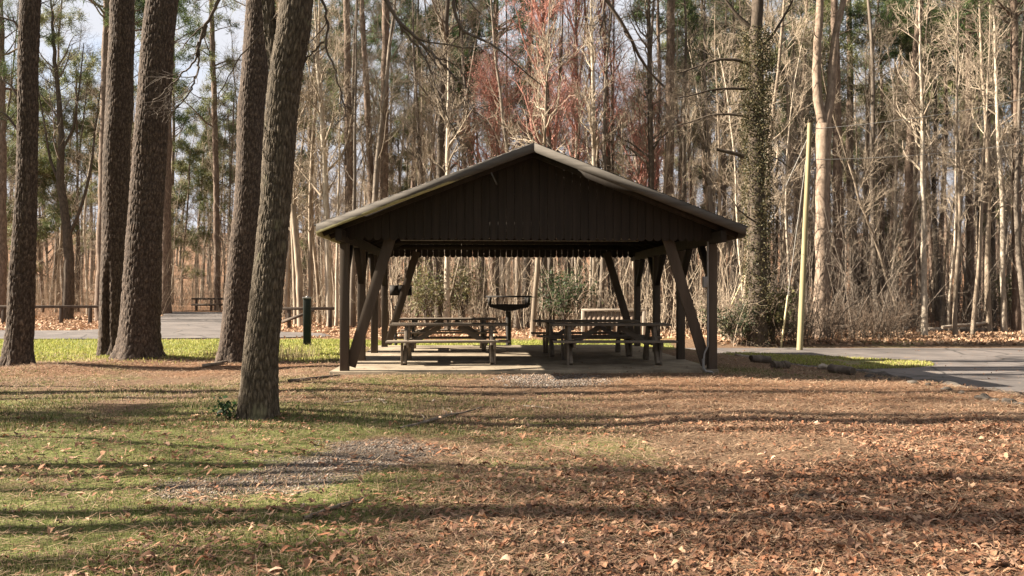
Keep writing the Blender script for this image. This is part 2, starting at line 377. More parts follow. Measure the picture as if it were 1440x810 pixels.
# ------------------------------------------------------------------ ground sheet
def lines(lo, hi, step, far_lo, far_hi, g=1.12):
    a = list(np.arange(lo, hi, step)); s = step; x = a[-1]
    while x < far_hi: s *= g; x += s; a.append(x)
    s = step; x = lo
    while x > far_lo: s *= g; x -= s; a.insert(0, x)
    return np.array(a)
xs = lines(-13, 13, .12, -260, 260); ys = lines(2.5, 26, .12, -60, 420)
GX, GY = np.meshgrid(xs, ys); gx = GX.ravel(); gy = GY.ravel()
def masks(x, y):
    """greenness, gravel, pine straw of the ground, as it lies in the photograph"""
    px = CX+x/np.maximum(y, .5)*F; py = HY+H_EYE*F/np.maximum(y, .5)
    n = fbm(x*.5, y*.5, 21, 4)
    grass = .32*np.ones_like(x)
    grass += .34*sstep(-.5, -2.0, x)*sstep(16, 8, y)
    grass += .15*sstep(1.2, -1.5, x)*sstep(9, 4, y)
    mead = sstep(15.5, 17.5, y-.0*x)*sstep(25.5, 24.6, y)*sstep(-3.6, -4.8, x); grass = np.maximum(grass, mead*1.1)
    bk = sstep(20.3, 20.9, y)*sstep(25.5, 23.8, y)*sstep(-6, -3.2, x)*sstep(5.2, 4.6, x); grass = np.maximum(grass, bk*.95)
    side = sstep(13, 16, y)*sstep(20.5, 19, y)*sstep(4.0, 4.4, x)*sstep(5.4, 4.8, x); grass = np.maximum(grass, side*.35)
    grass += .30*np.exp(-((x-.7)/1.5)**2-((y-7.2)/2.2)**2)
    grass -= .30*sstep(.8, 3, x)*sstep(13, 10, y)
    grass = np.where(y > 26, .15, grass)
    # two gravel spots: worn track at the left, apron before the slab
    ax_, ay_, bx_, by_ = -.9, 7.3, -2.2, 5.8
    tt = np.clip(((x-ax_)*(bx_-ax_)+(y-ay_)*(by_-ay_))/((bx_-ax_)**2+(by_-ay_)**2), 0, 1); dl = np.hypot(x-ax_-tt*(bx_-ax_), (y-ay_-tt*(by_-ay_)))
    g1 = sstep(.95, .05, dl+1.1*(fbm(x*1.6, y*1.6, 33, 4)-.5)); g1b = .0*sstep(.5, .1, np.abs(y-5.4-.12*(x+3.5)))*sstep(-2.2, -3.2, x)
    g2 = np.exp(-(((x-.75)/1.25)**2+((y-12.6)/1.0)**2)**1.3)
    gr = np.clip(np.maximum(np.maximum(g1*.72, g2*.62), g1b), 0, 1)
    st = .32-.22*sstep(0, -1.5, x)*sstep(11, 9, y)
    grass += .12*sstep(0, -2, x)*sstep(12, 9, y)
    for (tx, ty) in (TA, TB, TC, TD): st += .5*np.exp(-((x-tx-.4)**2+((y-ty+.5)*1.0)**2)/1.6)
    st += .35*sstep(.5, 2, x)*sstep(7.5, 9.5, y)*sstep(14, 12.5, y)+.25*sstep(-5, -3, x)*sstep(-1, -2, x)*sstep(9.5, 10.5, y)*sstep(14.5, 13, y)
    grass -= .5*np.clip(st-.5, 0, 1)+.5*gr
    st = np.where(y > 25, .6, st)
    return np.clip(grass-.05+(n-.5)*.75+(fbm(x*1.7, y*1.7, 45, 3)-.5)*.5, 0, 1), np.clip(gr+(n-.5)*.15, 0, 1), np.clip(st+(n-.5)*.3, 0, 1)
gmk = np.stack(masks(gx, gy), 1)
nx, ny = len(xs), len(ys)
I = np.arange(nx*ny).reshape(ny, nx)
mb = MB(); mb.add(np.c_[gx, gy, ground_z(gx, gy)], np.stack([I[:-1, :-1].ravel(), I[:-1, 1:].ravel(), I[1:, 1:].ravel(), I[1:, :-1].ravel()], 1), gmk)
tag(mb.build('ground', M['ground'], smooth=True), kind='structure')

def sheet(name, poly, mat, dz, res=.35, col=None, xr=None):
    """flat sheet in a polygon, laid over the terrain"""
    P = np.array(poly); x0, y0 = P.min(0); x1, y1 = P.max(0)
    import bmesh
    bm = bmesh.new(); vs = [bm.verts.new((x, y, 0)) for x, y in poly]; bm.faces.new(vs)
    for ax, a0, a1 in ((0, x0, x1), (1, y0, y1)):
        for c in np.arange(max(a0, -60)+res, min(a1, 60), res*(2.5 if ax == 0 else 1.5)):
            n = (1, 0, 0) if ax == 0 else (0, 1, 0); co = (c, 0, 0) if ax == 0 else (0, c, 0)
            bmesh.ops.bisect_plane(bm, geom=bm.verts[:]+bm.edges[:]+bm.faces[:], plane_co=co, plane_no=n)
    bmesh.ops.triangulate(bm, faces=bm.faces[:])
    co = np.array([v.co[:] for v in bm.verts]); z = ground_z(co[:, 0], co[:, 1])
    for v, zz in zip(bm.verts, z): v.co.z = zz+dz
    bmesh.ops.recalc_face_normals(bm, faces=bm.faces[:])
    me = bpy.data.meshes.new(name); bm.to_mesh(me); bm.free(); me.materials.append(mat)
    o = bpy.data.objects.new(name, me); COL.objects.link(o); return o
def wobble(poly, amp=.08, step=.5, seed=1):
    out = []; n = len(poly)
    for i in range(n):
        a = np.array(poly[i]); b = np.array(poly[(i+1) % n]); L = np.linalg.norm(b-a); k = max(1, int(min(L, 20)/step)); nn = np.array([-(b-a)[1], (b-a)[0]])/L
        for j in range(k):
            p = a+(b-a)*j/k; q = (vnoise(np.array([p[0]*1.7]), np.array([p[1]*1.7]), seed)[0]-.5)*2*amp
            out.append(tuple(p+nn*q))
    return out
tag(sheet('car_park', wobble(ROAD_R, .1), M['asphalt'], .03), kind='structure')
tag(sheet('park_road', wobble(ROAD_L, .12, 1.), M['asphalt'], .03), kind='structure')
def grass_mat():
    m, nt, b = new_mat('lawn_turf'); tc = nd(nt, 'ShaderNodeTexCoord').outputs['Object']; f = noise_of(nt, tc, 30, 6, .7); g = noise_of(nt, tc, 1.6, 5, .7)
    c = ramp(nt, f, [(.3,(.05,.065,.022)), (.5,(.115,.135,.042)), (.7,(.2,.2,.08))]); l = ramp(nt, g, [(.42,(0,0,0)), (.58,(1,1,1))]); c = mixc(nt, l, c, (.17,.12,.07))
    nt.links.new(c, b.inputs['Base Color']); bump(nt, b, f, .8, .03); return m
M['turf'] = grass_mat()
tag(sheet('grass_verge', wobble(ISLAND, .1), M['turf'], .040), kind='structure')

# ------------------------------------------------------------------ picnic shelter
SX, SY, SR = .33, 13.6, math.radians(3.04)
SL = .13                                       # slab top
shelter = empty('picnic_shelter', (SX, SY, 0), SR, 'open dark brown gabled picnic shelter on a concrete slab', 'shelter')
def sh(u, v, z=0):
    c, s = math.cos(SR), math.sin(SR); return np.array([SX+u*c-v*s, SY+u*s+v*c, z])
U, VB, RID, EAVE_U, SLOPE = 3.26, 6.2, 4.01, 3.6, .384
VF, VR = -.75, VB+.75
def roof_z(u): return RID-SLOPE*abs(u)
b = MB(); b.box((-.08, (VB+.55-.13)/2, SL/2-.06), (2*U+.33, VB+.55+.13, SL+.12)); b.build('slab', M['concrete'], shelter, bevel=.012)
for s in (-1, 1):
    for v in (0, VB/3, 2*VB/3, VB):
        b = MB(); b.box((s*U, v, (SL+2.36)/2), (.15, .15, 2.36-SL)); b.build('post', M['shelter_post'], shelter, bevel=.006)
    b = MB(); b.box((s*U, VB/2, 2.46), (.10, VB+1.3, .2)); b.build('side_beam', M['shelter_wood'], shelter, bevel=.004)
    for v in (0, VB):                                                  # long diagonal braces across the ends
        b = MB(); vv = v+(.05 if v == 0 else -.05)
        b.beam((s*(U-.09), vv, .2), (s*2.44, vv, 2.56), .05, .19, (0, 1, 0) if False else (s, 0, .35)); b.build('brace', M['shelter_post'], shelter, bevel=.004)
    for v in (VB/3, 2*VB/3, VB, 0):                                    # knee braces along the sides
        for q in (-1, 1):
            if (v == 0 and q < 0) or (v == VB and q > 0): continue
            b = MB(); b.beam((s*U, v+q*.06, 1.72), (s*U, v+q*.66, 2.37), .10, .13, (1, 0, 0) if False else (0, -q, 1)); b.build('knee_brace', M['shelter_wood'], shelter)
for v in (.02, VB/3, 2*VB/3, VB-.02):
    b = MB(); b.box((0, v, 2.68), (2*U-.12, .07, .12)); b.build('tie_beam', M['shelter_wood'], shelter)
    if .1 < v < VB-.1:
        b = MB(); b.box((0, v, 3.19), (.09, .07, 1.02)); b.build('king_post', M['shelter_wood'], shelter)
for v in np.linspace(VF+.25, VR-.25, 12):
    b = MB()
    for s in (-1, 1): b.beam((s*.03, v, RID-.14), (s*(EAVE_U-.05), v, roof_z(EAVE_U-.05)-.14+.0), .045, .14)
    b.build('rafter', M['shelter_wood'], shelter)
# roof: two slabs with shingle courses stepping down
b = MB(); nc = 26
for s in (-1, 1):
    b.add(np.array([[0, VF, RID-.03], [0, VR, RID-.03], [s*EAVE_U, VR, roof_z(EAVE_U)-.03], [s*EAVE_U, VF, roof_z(EAVE_U)-.03],
                    [0, VF, RID-.055], [0, VR, RID-.055], [s*EAVE_U, VR, roof_z(EAVE_U)-.055], [s*EAVE_U, VF, roof_z(EAVE_U)-.055]]),
          [[0,1,2,3],[7,6,5,4],[0,3,7,4],[1,5,6,2],[3,2,6,7]])
    for i in range(nc):
        u0 = (EAVE_U+.04)*(i+1)/nc; u1 = max((EAVE_U+.04)*i/nc-.05, 0)
        for j in range(24):
            v0 = VF-.03+(VR-VF+.06)*j/24; v1 = VF-.03+(VR-VF+.06)*(j+1)/24-.004; dz = random.uniform(-.003, .003)
            z0 = roof_z(u0)+dz; z1 = roof_z(u1)-.012
            b.add(np.array([[s*u1, v0, z1], [s*u1, v1, z1], [s*u0, v1, z0], [s*u0, v0, z0], [s*u0, v1, z0-.014], [s*u0, v0, z0-.014], [s*u1, v0, z1-.01], [s*u1, v1, z1-.01]]),
                  [[0,1,2,3],[3,2,4,5],[0,3,5,6],[1,7,4,2]])
b.build('roof', M['shingle'], shelter)
for v in (VF-.02, VR+.02):
    for s in (-1, 1):
        b = MB(); hh = .148
        z0, z1 = RID-.02, roof_z(EAVE_U)-.02
        pts = [(s*.001, z0), (s*EAVE_U, z1), (s*EAVE_U, z1-hh), (s*.001, z0-hh)]
        f, k = v-.02, v+.02
        V8 = np.array([[x, f, z] for x, z in pts]+[[x, k, z] for x, z in pts])
        b.add(V8, [[0,1,2,3],[7,6,5,4],[0,4,5,1],[1,5,6,2],[2,6,7,3],[3,7,4,0]]); b.build('rake_fascia', M['fascia'], shelter)
for s in (-1, 1):
    b = MB(); b.box((s*(EAVE_U-.02), (VF+VR)/2, roof_z(EAVE_U)-.12), (.035, VR-VF-.005, .15)); b.build('eave_fascia', M['fascia'], shelter)
# gable walls: vertical boards with rounded lower ends
for v in (-.11, VB+.11):
    b = MB(); w = .145; n = int(2*3.34/w); u0 = -n*w/2
    for i in range(n):
        a, c = u0+i*w+.003, u0+(i+1)*w-.003; top = lambda u: roof_z(u)-.06
        th = np.linspace(PI, 2*PI, 9); cx = (a+c)/2; rr = (c-a)/2
        jz = random.uniform(-.006, .006)
        bot = [(cx+rr*math.cos(t), 2.475+jz+(.068 if v < 0 else .05)*math.sin(t)) for t in th]
        poly = [(a, top(a))]+bot+[(c, top(c))]
        if a < 0 < c: poly.append((0, top(0)))
        dv = random.uniform(-.003, .003); f, k = v-.011+dv, v+.011+dv; m = len(poly); cz = (cx, (min(top(a), top(c))+2.475)/2)
        VV = np.array([[p, f, q] for p, q in poly]+[[p, k, q] for p, q in poly]+[[cz[0], f, cz[1]], [cz[0], k, cz[1]]])
        ii = np.arange(m); jj = (ii+1) % m
        b.add(VV, np.vstack([np.stack([ii, jj, np.full(m, 2*m)], 1), np.stack([jj+m, ii+m, np.full(m, 2*m+1)], 1)]))
        b.add(VV, np.stack([jj, ii, ii+m, jj+m], 1))
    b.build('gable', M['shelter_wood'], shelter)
# conduit and box on the front right post, white drain elbow at its foot
b = MB(); b.tube([(U-.1, -.09, 2.4), (U-.1, -.09, .75), (U-.1, -.09, .55), (U-.16, -.07, .40), (U-.17, -.07, .2)], .017, 8)
cd = b.build('conduit', M['conduit'], shelter, smooth=True)
b = MB(); b.box((U-.15, -.1, 1.68), (.1, .07, .2)); b.box((U-.15, -.14, 1.68), (.085, .012, .18)); b.build('junction_box', M['conduit'], cd, bevel=.006)
b = MB(); b.tube([(U-.2, -.13, .32), (U-.2, -.15, .16), (U-.17, -.17, .10), (U-.07, -.19, .09), (U-.02, -.2, .05), (U-.01, -.2, -.03)], .024, 8)
dp = b.build('drain_pipe', M['conduit'], shelter, smooth=True)
b = MB(); b.tube([(1.2, .6, 2.50), (1.9, .35, 2.47), (2.5, .2, 2.53), (3.1, -.02, 2.57)], .014, 6); b.build('ceiling_cable', M['conduit'], shelter, smooth=True)
b = MB(); b.tube([(-2.4, 1.2, 2.50), (2.2, 1.2, 2.50)], .012, 6)
for u in (-2.2, -.4, .8): b.tube([(u, 1.2, 2.5), (u, 1.2, 2.95)], .008, 5)
b.build('light_conduit', M['conduit'], shelter)
b = MB(); b.beam((-.72, VF+.02, 3.5), (-.62, VF+.05, 3.3), .02, .02); b.build('hanging_batten', M['fascia'], shelter)

# ------------------------------------------------------------------ picnic tables
def make_table(label):
    t = empty('picnic_table', (0, 0, SL), 0, label, 'picnic table', 'picnic tables under the shelter')
    L = 2.3
    b = MB()
    for i in range(5): b.box((random.uniform(-.01, .01), (i-2)*.152, .745), (L+random.uniform(-.02, .02), .143, .04))
    b.build('tabletop', M['table_wood'], t, bevel=.005)
    for s in (-1, 1):
        b = MB()
        for i in (-.5, .5): b.box((0, s*.66+i*.147, .445), (L+.02, .138, .04))
        b.build('bench_seat', M['table_wood'], t, bevel=.005)
    for e in (-.82, .82):
        for s in (-1, 1):
            b = MB(); b.beam((e, s*.60, .0), (e, s*.24, .72), .06, .19, (0, 1, .4)); b.build('leg', M['table_wood'], t, bevel=.005)
            b = MB(); b.box((e+.055*(-1 if e < 0 else 1), s*.60, .21), (.04, .14, .42)); b.build('seat_strut', M['table_wood'], t, bevel=.004)
        b = MB(); b.box((e+.058, 0, .395), (.045, 1.52, .14)); b.build('seat_bearer', M['table_wood'], t, bevel=.004)
        b = MB(); b.box((e+.058, 0, .685), (.045, .74, .09)); b.build('top_bearer', M['table_wood'], t, bevel=.004)
        b = MB(); b.beam((e*.93, 0, .36), (e*.22, 0, .70), .05, .1); b.build('diagonal_brace', M['table_wood'], t, bevel=.004)
    b = MB(); b.box((0, 0, .69), (.05, .74, .08)); b.build('centre_batten', M['table_wood'], t)
    return t
tspec = [((632, 15.15), 0, 'brown picnic table nearest the front on the left half of the slab'),
         ((630, 18.55), 1.5, 'brown picnic table behind another on the left half of the slab'),
         ((857, 15.1), -1.5, 'brown picnic table at the front beside the right-hand braced corner post'),
         ((824, 17.1), 1, 'brown picnic table half hidden behind the front one on the right half of the slab')]
proto = None
for (px, d), da, lab in tspec:
    t = make_table(lab) if proto is None else copy_tree(proto)
    if proto is None: proto = t
    t['label'] = lab; t.location = ((px-CX)/F*d, d, SL); t.rotation_euler = (0, 0, SR+math.radians(da))

# ------------------------------------------------------------------ grills
d = 21.2; gxp = at(715, 0, d)[0]
g = empty('pedestal_grill', (gxp, d, gz(gxp, d)), .05, 'wide black iron tray grill on a post behind the slab', 'grill')
b = MB(); b.tube([(0, 0, -.1), (0, 0, .98)], .075, 12); b.build('pedestal', M['iron'], g, smooth=True)
b = MB(); w = .55
prof = [(-w, 1.36), (-w, 1.16), (-w+.04, 1.10), (-.1, 1.0), (.1, 1.0), (w-.04, 1.10), (w, 1.16), (w, 1.36)]
for (x0, z0), (x1, z1) in zip(prof[1:-2], prof[2:-1]): b.beam((x0, 0, z0), (x1, 0, z1), .8, .014)
for s in (-1, 1):
    b.box((s*w, -.28, 1.26), (.016, .16, .2)); b.box((s*w, .28, 1.26), (.016, .16, .2))
for yy in (-.4, .4):
    poly = [(-w, 1.17), (-w+.04, 1.095), (-.1, .995), (.1, .995), (w-.04, 1.095), (w, 1.17)]
    VV = np.array([[x_, yy-.008, z_] for x_, z_ in poly]+[[x_, yy+.008, z_] for x_, z_ in poly]); kk = len(poly)
    b.add(VV, [[0, 1, 4, 5], [1, 2, 3, 4], [11, 10, 7, 6], [10, 9, 8, 7]]); b.add(VV, [[(i_+1) % kk, i_, i_+kk, (i_+1) % kk+kk] for i_ in range(kk)])
for s in (-1, 1): b.box((s*(w-.03), -.41, 1.27), (.09, .03, .22)); b.box((s*(w-.03), .41, 1.27), (.09, .03, .22))
b.build('fire_tray', M['iron'], g)
b = MB(); b.beam((-w-.06, -.42, 1.385), (w+.06, -.42, 1.385), .03, .045); b.beam((-w-.06, .42, 1.385), (w+.06, .42, 1.385), .03, .045)
for i in range(22): x = -w+.05*i+.02; b.tube([(x, -.38, 1.37), (x, .38, 1.37)], .007, 5, False)
b.build('cooking_grate', M['iron'], g)
b = MB(); b.tube([(w+.03, -.3, 1.37), (w+.16, -.3, 1.37)], .012, 6); b.tube([(-w-.03, -.3, 1.37), (-w-.14, -.3, 1.37)], .012, 6); b.build('handle', M['iron'], g)

d = 19.6; gxp = at(556, 0, d)[0]
g = empty('box_grill', (gxp, d+.6, gz(gxp, d+.6)), .15, 'small black box grill on a thin post by the rear left shelter post', 'grill')
b = MB(); b.tube([(-.08, 0, -.1), (-.08, 0, 1.1)], .035, 10)
b.tube([(-.08, 0, .95), (-.17, 0, 1.05), (-.2, 0, 1.3)], .016, 6); b.tube([(-.08, 0, .95), (.0, 0, 1.05), (.02, 0, 1.3)], .016, 6); b.build('pedestal', M['iron'], g, smooth=True)
b = MB()
b.box((.05, 0, 1.38), (.56, .4, .02)); b.box((.05, .2, 1.5), (.56, .016, .25)); b.box((-.23, 0, 1.5), (.016, .4, .25)); b.box((.33, 0, 1.5), (.016, .4, .25)); b.box((-.12, -.2, 1.5), (.22, .016, .25)); b.box((.16, -.2, 1.44), (.34, .016, .12)); b.build('firebox', M['iron'], g)
b = MB()
for i in range(14): b.tube([(-.2+i*.04, -.2, 1.6), (-.2+i*.04, .2, 1.6)], .006, 5, False)
b.box((.05, -.2, 1.63), (.6, .02, .02)); b.build('cooking_grate', M['iron'], g)

# ------------------------------------------------------------------ board screen beyond the slab
d = 26.5; x0 = at(820, 0, d)[0]; x1 = at(905, 0, d)[0]; zb = gz(x0, d)
g = empty('board_screen', ((x0+x1)/2, d, zb), -.05, 'low brown vertical-board screen with pale cap behind the tables', 'screen')
b = MB(); n = 13; w = (x1-x0)/n
for i in range(n): b.box((x0-(x0+x1)/2+(i+.5)*w, random.uniform(-.004, .004), .44), (w-.012, .025, .88))
b.build('board_panel', M['board'], g)
b = MB(); b.box((0, 0, .94), (x1-x0+.1, .14, .07)); b.build('cap', M['cap'], g, bevel=.005)
for s in (-1, 1):
    b = MB(); b.box((s*((x1-x0)/2-.0), .0, .42), (.11, .13, .98)); b.build('end_post', M['cap'], g, bevel=.005)

# ------------------------------------------------------------------ dark green post left of the shelter
x, d = base(432, 487)
g = empty('green_post', (x, d, gz(x, d)), .1, 'dark green waist-high square post on the grass left of the shelter', 'post')
b = MB(); b.box((0, 0, .62), (.2, .2, 1.44)); b.build('shaft', M['green_paint'], g, bevel=.012)
b = MB(); b.box((0, 0, 1.36), (.225, .225, .05)); b.tube([(0, 0, 1.36), (0, 0, 1.42)], [.06, .03], 8); b.build('cap', M['conduit'], g, bevel=.008)

# ------------------------------------------------------------------ log rails by the park road
def rail_fence(px0, px1, d, top, npost, label, slope=0., brace=False, two=False):
    x0 = at(px0, 0, d)[0]; x1 = at(px1, 0, d)[0]; xc = (x0+x1)/2
    g = empty('rail_fence', (xc, d, gz(xc, d)), 0, label, 'fence', 'low rail fences at the wood edge')
    z0 = gz(xc, d)
    for t in np.linspace(.12, .92, npost):
        X = x0+(x1-x0)*t-xc; b = MB(); b.box((X, 0, top/2-.1), (.13, .13, top+.2)); b.build('post', M['rail_wood'], g, bevel=.01)
    b = MB(); b.beam((x0-xc, -.02, top+.06), (x1-xc, .02, top+.06+slope), .16, .12); b.build('rail', M['rail_wood'], g, bevel=.012)
    if two:
        b = MB(); b.beam((x0-xc, -.09, top*.55), (x1-xc, -.09, top*.55), .06, .14); b.build('rail', M['rail_wood'], g)
    if brace:
        b = MB(); b.beam((x0-xc, -.1, top*.35), (x0-xc+1.3, -.1, top*.98), .1, .12); b.build('brace', M['rail_wood'], g)
rail_fence(-60, 143, 34.5, .72, 5, 'low dark rail on posts beyond the road at the left of the paired pines')
rail_fence(398, 470, 31.5, .75, 2, 'short broken rail with a slanting brace behind the dark green post', brace=True)
rail_fence(270, 322, 49, .72, 3, 'distant double rail at the far end of the side road', two=True)

# ------------------------------------------------------------------ utility pole with wires
x, d = base(1124, 487); zb = gz(x, d)
tp = at(1139, 173, d)
g = empty('utility_pole', (x, d, zb), 0, 'slim leaning pale wooden pole at the far road edge', 'pole')
tip = np.array([tp[0]-x, 0, tp[2]-zb])
b = MB(); ts = np.linspace(0, 1, 12)[:, None]; pp = np.array([[0, 0, -.2]])*(1-ts)+tip*ts; b.tube(pp, np.linspace(.085, .062, 12), 14); b.build('shaft', M['pole_wood'], g, smooth=True)
for zz in (.965, .83):
    b = MB(); p = tip*zz; b.tube([p, p+np.array([.14, 0, .02])], .02, 6); b.tube([p+np.array([.12, 0, -.04]), p+np.array([.12, 0, .07])], .03, 8); b.build('insulator', M['conduit'], g, smooth=True)
def sag(p, q, s, n=24):
    t = np.linspace(0, 1, n)[:, None]; r = np.array(p)*(1-t)+np.array(q)*t; r[:, 2] -= s*4*(t*(1-t))[:, 0]; return r
wp = np.array([x, d, zb])+tip*.965+np.array([.12, 0, .06]); lp = np.array([x, d, zb])+tip*.83+np.array([.12, 0, .06])
for p, q, lab in ((wp, at(1560, 108, 26), 'upper thin wire running right from the pale pole'), (lp, at(1560, 178, 26), 'lower thin wire running right from the pale pole')):
    b = MB(); b.tube(sag(p, q, .25), .009, 5, False); tag(b.build('overhead_wire', M['wire'], smooth=True), lab, 'wire', 'overhead wires from the pole')
top = np.array([x, d, zb])+tip*.95
for (bx, by, gfrac, lab) in ((1098, 488, .26, 'steep guy wire with pale lower guard just left of the wooden pole'), (1009, 470, .42, 'long slanting guy wire with pale lower guard behind the right shelter post')):
    dd = base_at(bx, by); foot = at(bx, by, dd); foot[2] -= .05
    g = empty('guy_wire', tuple(foot), 0, lab, 'guy wire', 'guy wires of the pole')
    v = top-foot; b = MB(); b.tube([(0, 0, 0), tuple(v)], .010, 5, False); b.build('cable', M['wire'], g)
    b = MB(); b.tube([(0, 0, 0), tuple(v*gfrac)], .028, 8); b.build('guard', M['guard'], g, smooth=True)

# ------------------------------------------------------------------ timbers, logs and rocks along the lawn edge at the right
def rough_tube(mb, p0, p1, r, sides=12, k=14, amp=.12, seed=0):
    p0 = np.array(p0, float); p1 = np.array(p1, float); t = np.linspace(0, 1, k)
    P = (p0[None]*(1-t[:, None])+p1[None]*t[:, None]); P += (np.random.default_rng(seed).random((k, 3))-.5)*r*.25
    v, f = tube_batch(P[None], np.full((1, k), r), sides)
    c = np.repeat(P, sides, 0); a = np.tile(np.arange(sides), k); zz = np.repeat(t, sides)*k
    s = 1+amp*2*(vnoise(a*.9, zz*.7, seed)-.5)
    v = c+(v-c)*s[:, None]; mb.add(v, f)
    for ring, cc, fl in ((v[:sides], P[0], 1), (v[-sides:], P[-1], 0)):
        i = np.arange(sides); j = (i+1) % sides; mb.add(np.vstack([ring, cc[None]]), np.stack([j, i, np.full(sides, sides)] if fl else [i, j, np.full(sides, sides)], 1))
def low_log(px0, px1, py, r, label, dy=0., mat='log'):
    x0, d0 = base(px0, py); x1, d1 = base(px1, py+dy); p0 = (x0, d0, gz(x0, d0)+r*.75); p1 = (x1, d1, gz(x1, d1)+r*.75)
    b = MB(); rough_tube(b, p0, p1, r, seed=int(px0)); tag(b.build('edging_log', M[mat], smooth=True), label, 'log', 'logs edging the lawn')
low_log(1033, 1054, 498, .055, 'smallest dark timber lying nearest the shelter at the lawn edge')
low_log(1056, 1084, 508, .09, 'squat dark timber beside the bright grass, second from the shelter', .5)
low_log(1086, 1108, 515, .085, 'short dark timber nearly buried in the shaded litter by the bright grass')
low_log(1168, 1199, 522, .085, 'dark rotting log lying where the lawn meets the car park', 4)
def rock(x, y, s, label, seed, group, mat='rock'):
    r = np.random.default_rng(seed); n, m = 10, 14; th = np.linspace(0, PI, n); ph = np.arange(m)*2*PI/m
    TH, PH = np.meshgrid(th, ph, indexing='ij'); rr = 1+.9*(vnoise(TH*1.4+seed, np.cos(PH)*1.3+np.sin(PH)*.7+seed, seed)-.5)+.35*(r.random(TH.shape)-.5)
    rr[0] = rr[0].mean(); rr[-1] = rr[-1].mean()
    v = np.stack([s[0]*rr*np.sin(TH)*np.cos(PH), s[1]*rr*np.sin(TH)*np.sin(PH), s[2]*rr*np.cos(TH)], 2).reshape(-1, 3)
    f = [[i*m+j, (i+1)*m+j, (i+1)*m+(j+1) % m, i*m+(j+1) % m] for i in range(n-1) for j in range(m)]
    b = MB(); b.add(v, f); o = b.build('edging_rock', M[mat], smooth=True); o.location = (x, y, gz(x, y)+s[2]*.45); o.rotation_euler = (0, 0, r.random()*6)
    return tag(o, label, 'rock', group)
# low broken dark kerb between the lawn and the car park
kb = MB(); kr = np.random.default_rng(8); kp_ = [(6.62, 16.2), (6.95, 15.0), (7.25, 13.3), (7.45, 12.0), (7.6, 11.0), (7.75, 9), (7.95, 5), (8.1, 1)]
ky = np.arange(16.2, 1, -.14); kx = np.interp(-ky, [-q[1] for q in kp_], [q[0] for q in kp_])+(kr.random(len(ky))-.5)*.09
kP = np.stack([kx, ky, ground_z(kx-.25, ky)-.035+.03*(kr.random(len(ky))-.5)], 1); kv, kf = tube_batch(kP[None], (.085+.03*kr.random(len(ky)))[None], 9); kv = kv+(kr.random(kv.shape)-.5)*.03
kb.add(kv, kf); tag(kb.build('kerb', M['rock']), kind='structure')
x, d = base(1157, 518); rock(x, d, (.09, .08, .09), 'pale rounded rock beside the rotting log at the lawn edge', 3, 'rocks edging the lawn', 'bleached')
for i, (px, py, s) in enumerate([(1222, 530, .10), (1250, 535, .06), (1283, 541, .08), (1305, 545, .06), (1330, 552, .08), (1352, 556, .06), (1383, 563, .11), (1400, 566, .06), (1418, 570, .09), (1238, 532, .05), (1432, 573, .06)]):
    x, d = base(px, py); rock(x, d, (s*1.0, s*.75, s*.5), 'dark broken rock in the ragged row edging the car park', 20+i, 'rocks edging the car park')

# ------------------------------------------------------------------ light settings and shade trees (x, y, kind, scale)
SUN_EL, SUN_BACK, SUN_STR, SKY_STR, EXPO = 31., 0., 5., .05, 2.35
CLOUD = (3.4, 3.45, 3.7, 1)
SHADE = []
for _y, _k, _x, _s in ((12.2, 7, -11, .9), (11.3, 0, -12, 1.), (10.7, 12, -13, 1.), (10.3, 6, -17, .9), (9.7, 8, -10, 1.), (9.3, 1, -13, 1.), (8.8, 9, -16, 1.), (9.1, 4, -20, .7), (8.3, 14, -9.5, 1.1), (6.5, 7, -9, .9), (6.0, 12, -14, 1.), (5.6, 13, -9, 1.), (5.1, 15, -11, 1.), (4.7, 9, -9, .9), (4.3, 13, -13, 1.), (3.7, 8, -12, 1.), (3.3, 11, -9, 1.), (2.6, 7, -12, 1.), (5.4, 4, -20, .6), (4.4, 14, -19, 1.), (6.2, 10, -19, 1.)):
    SHADE.append((_x, _y, _k, _s))
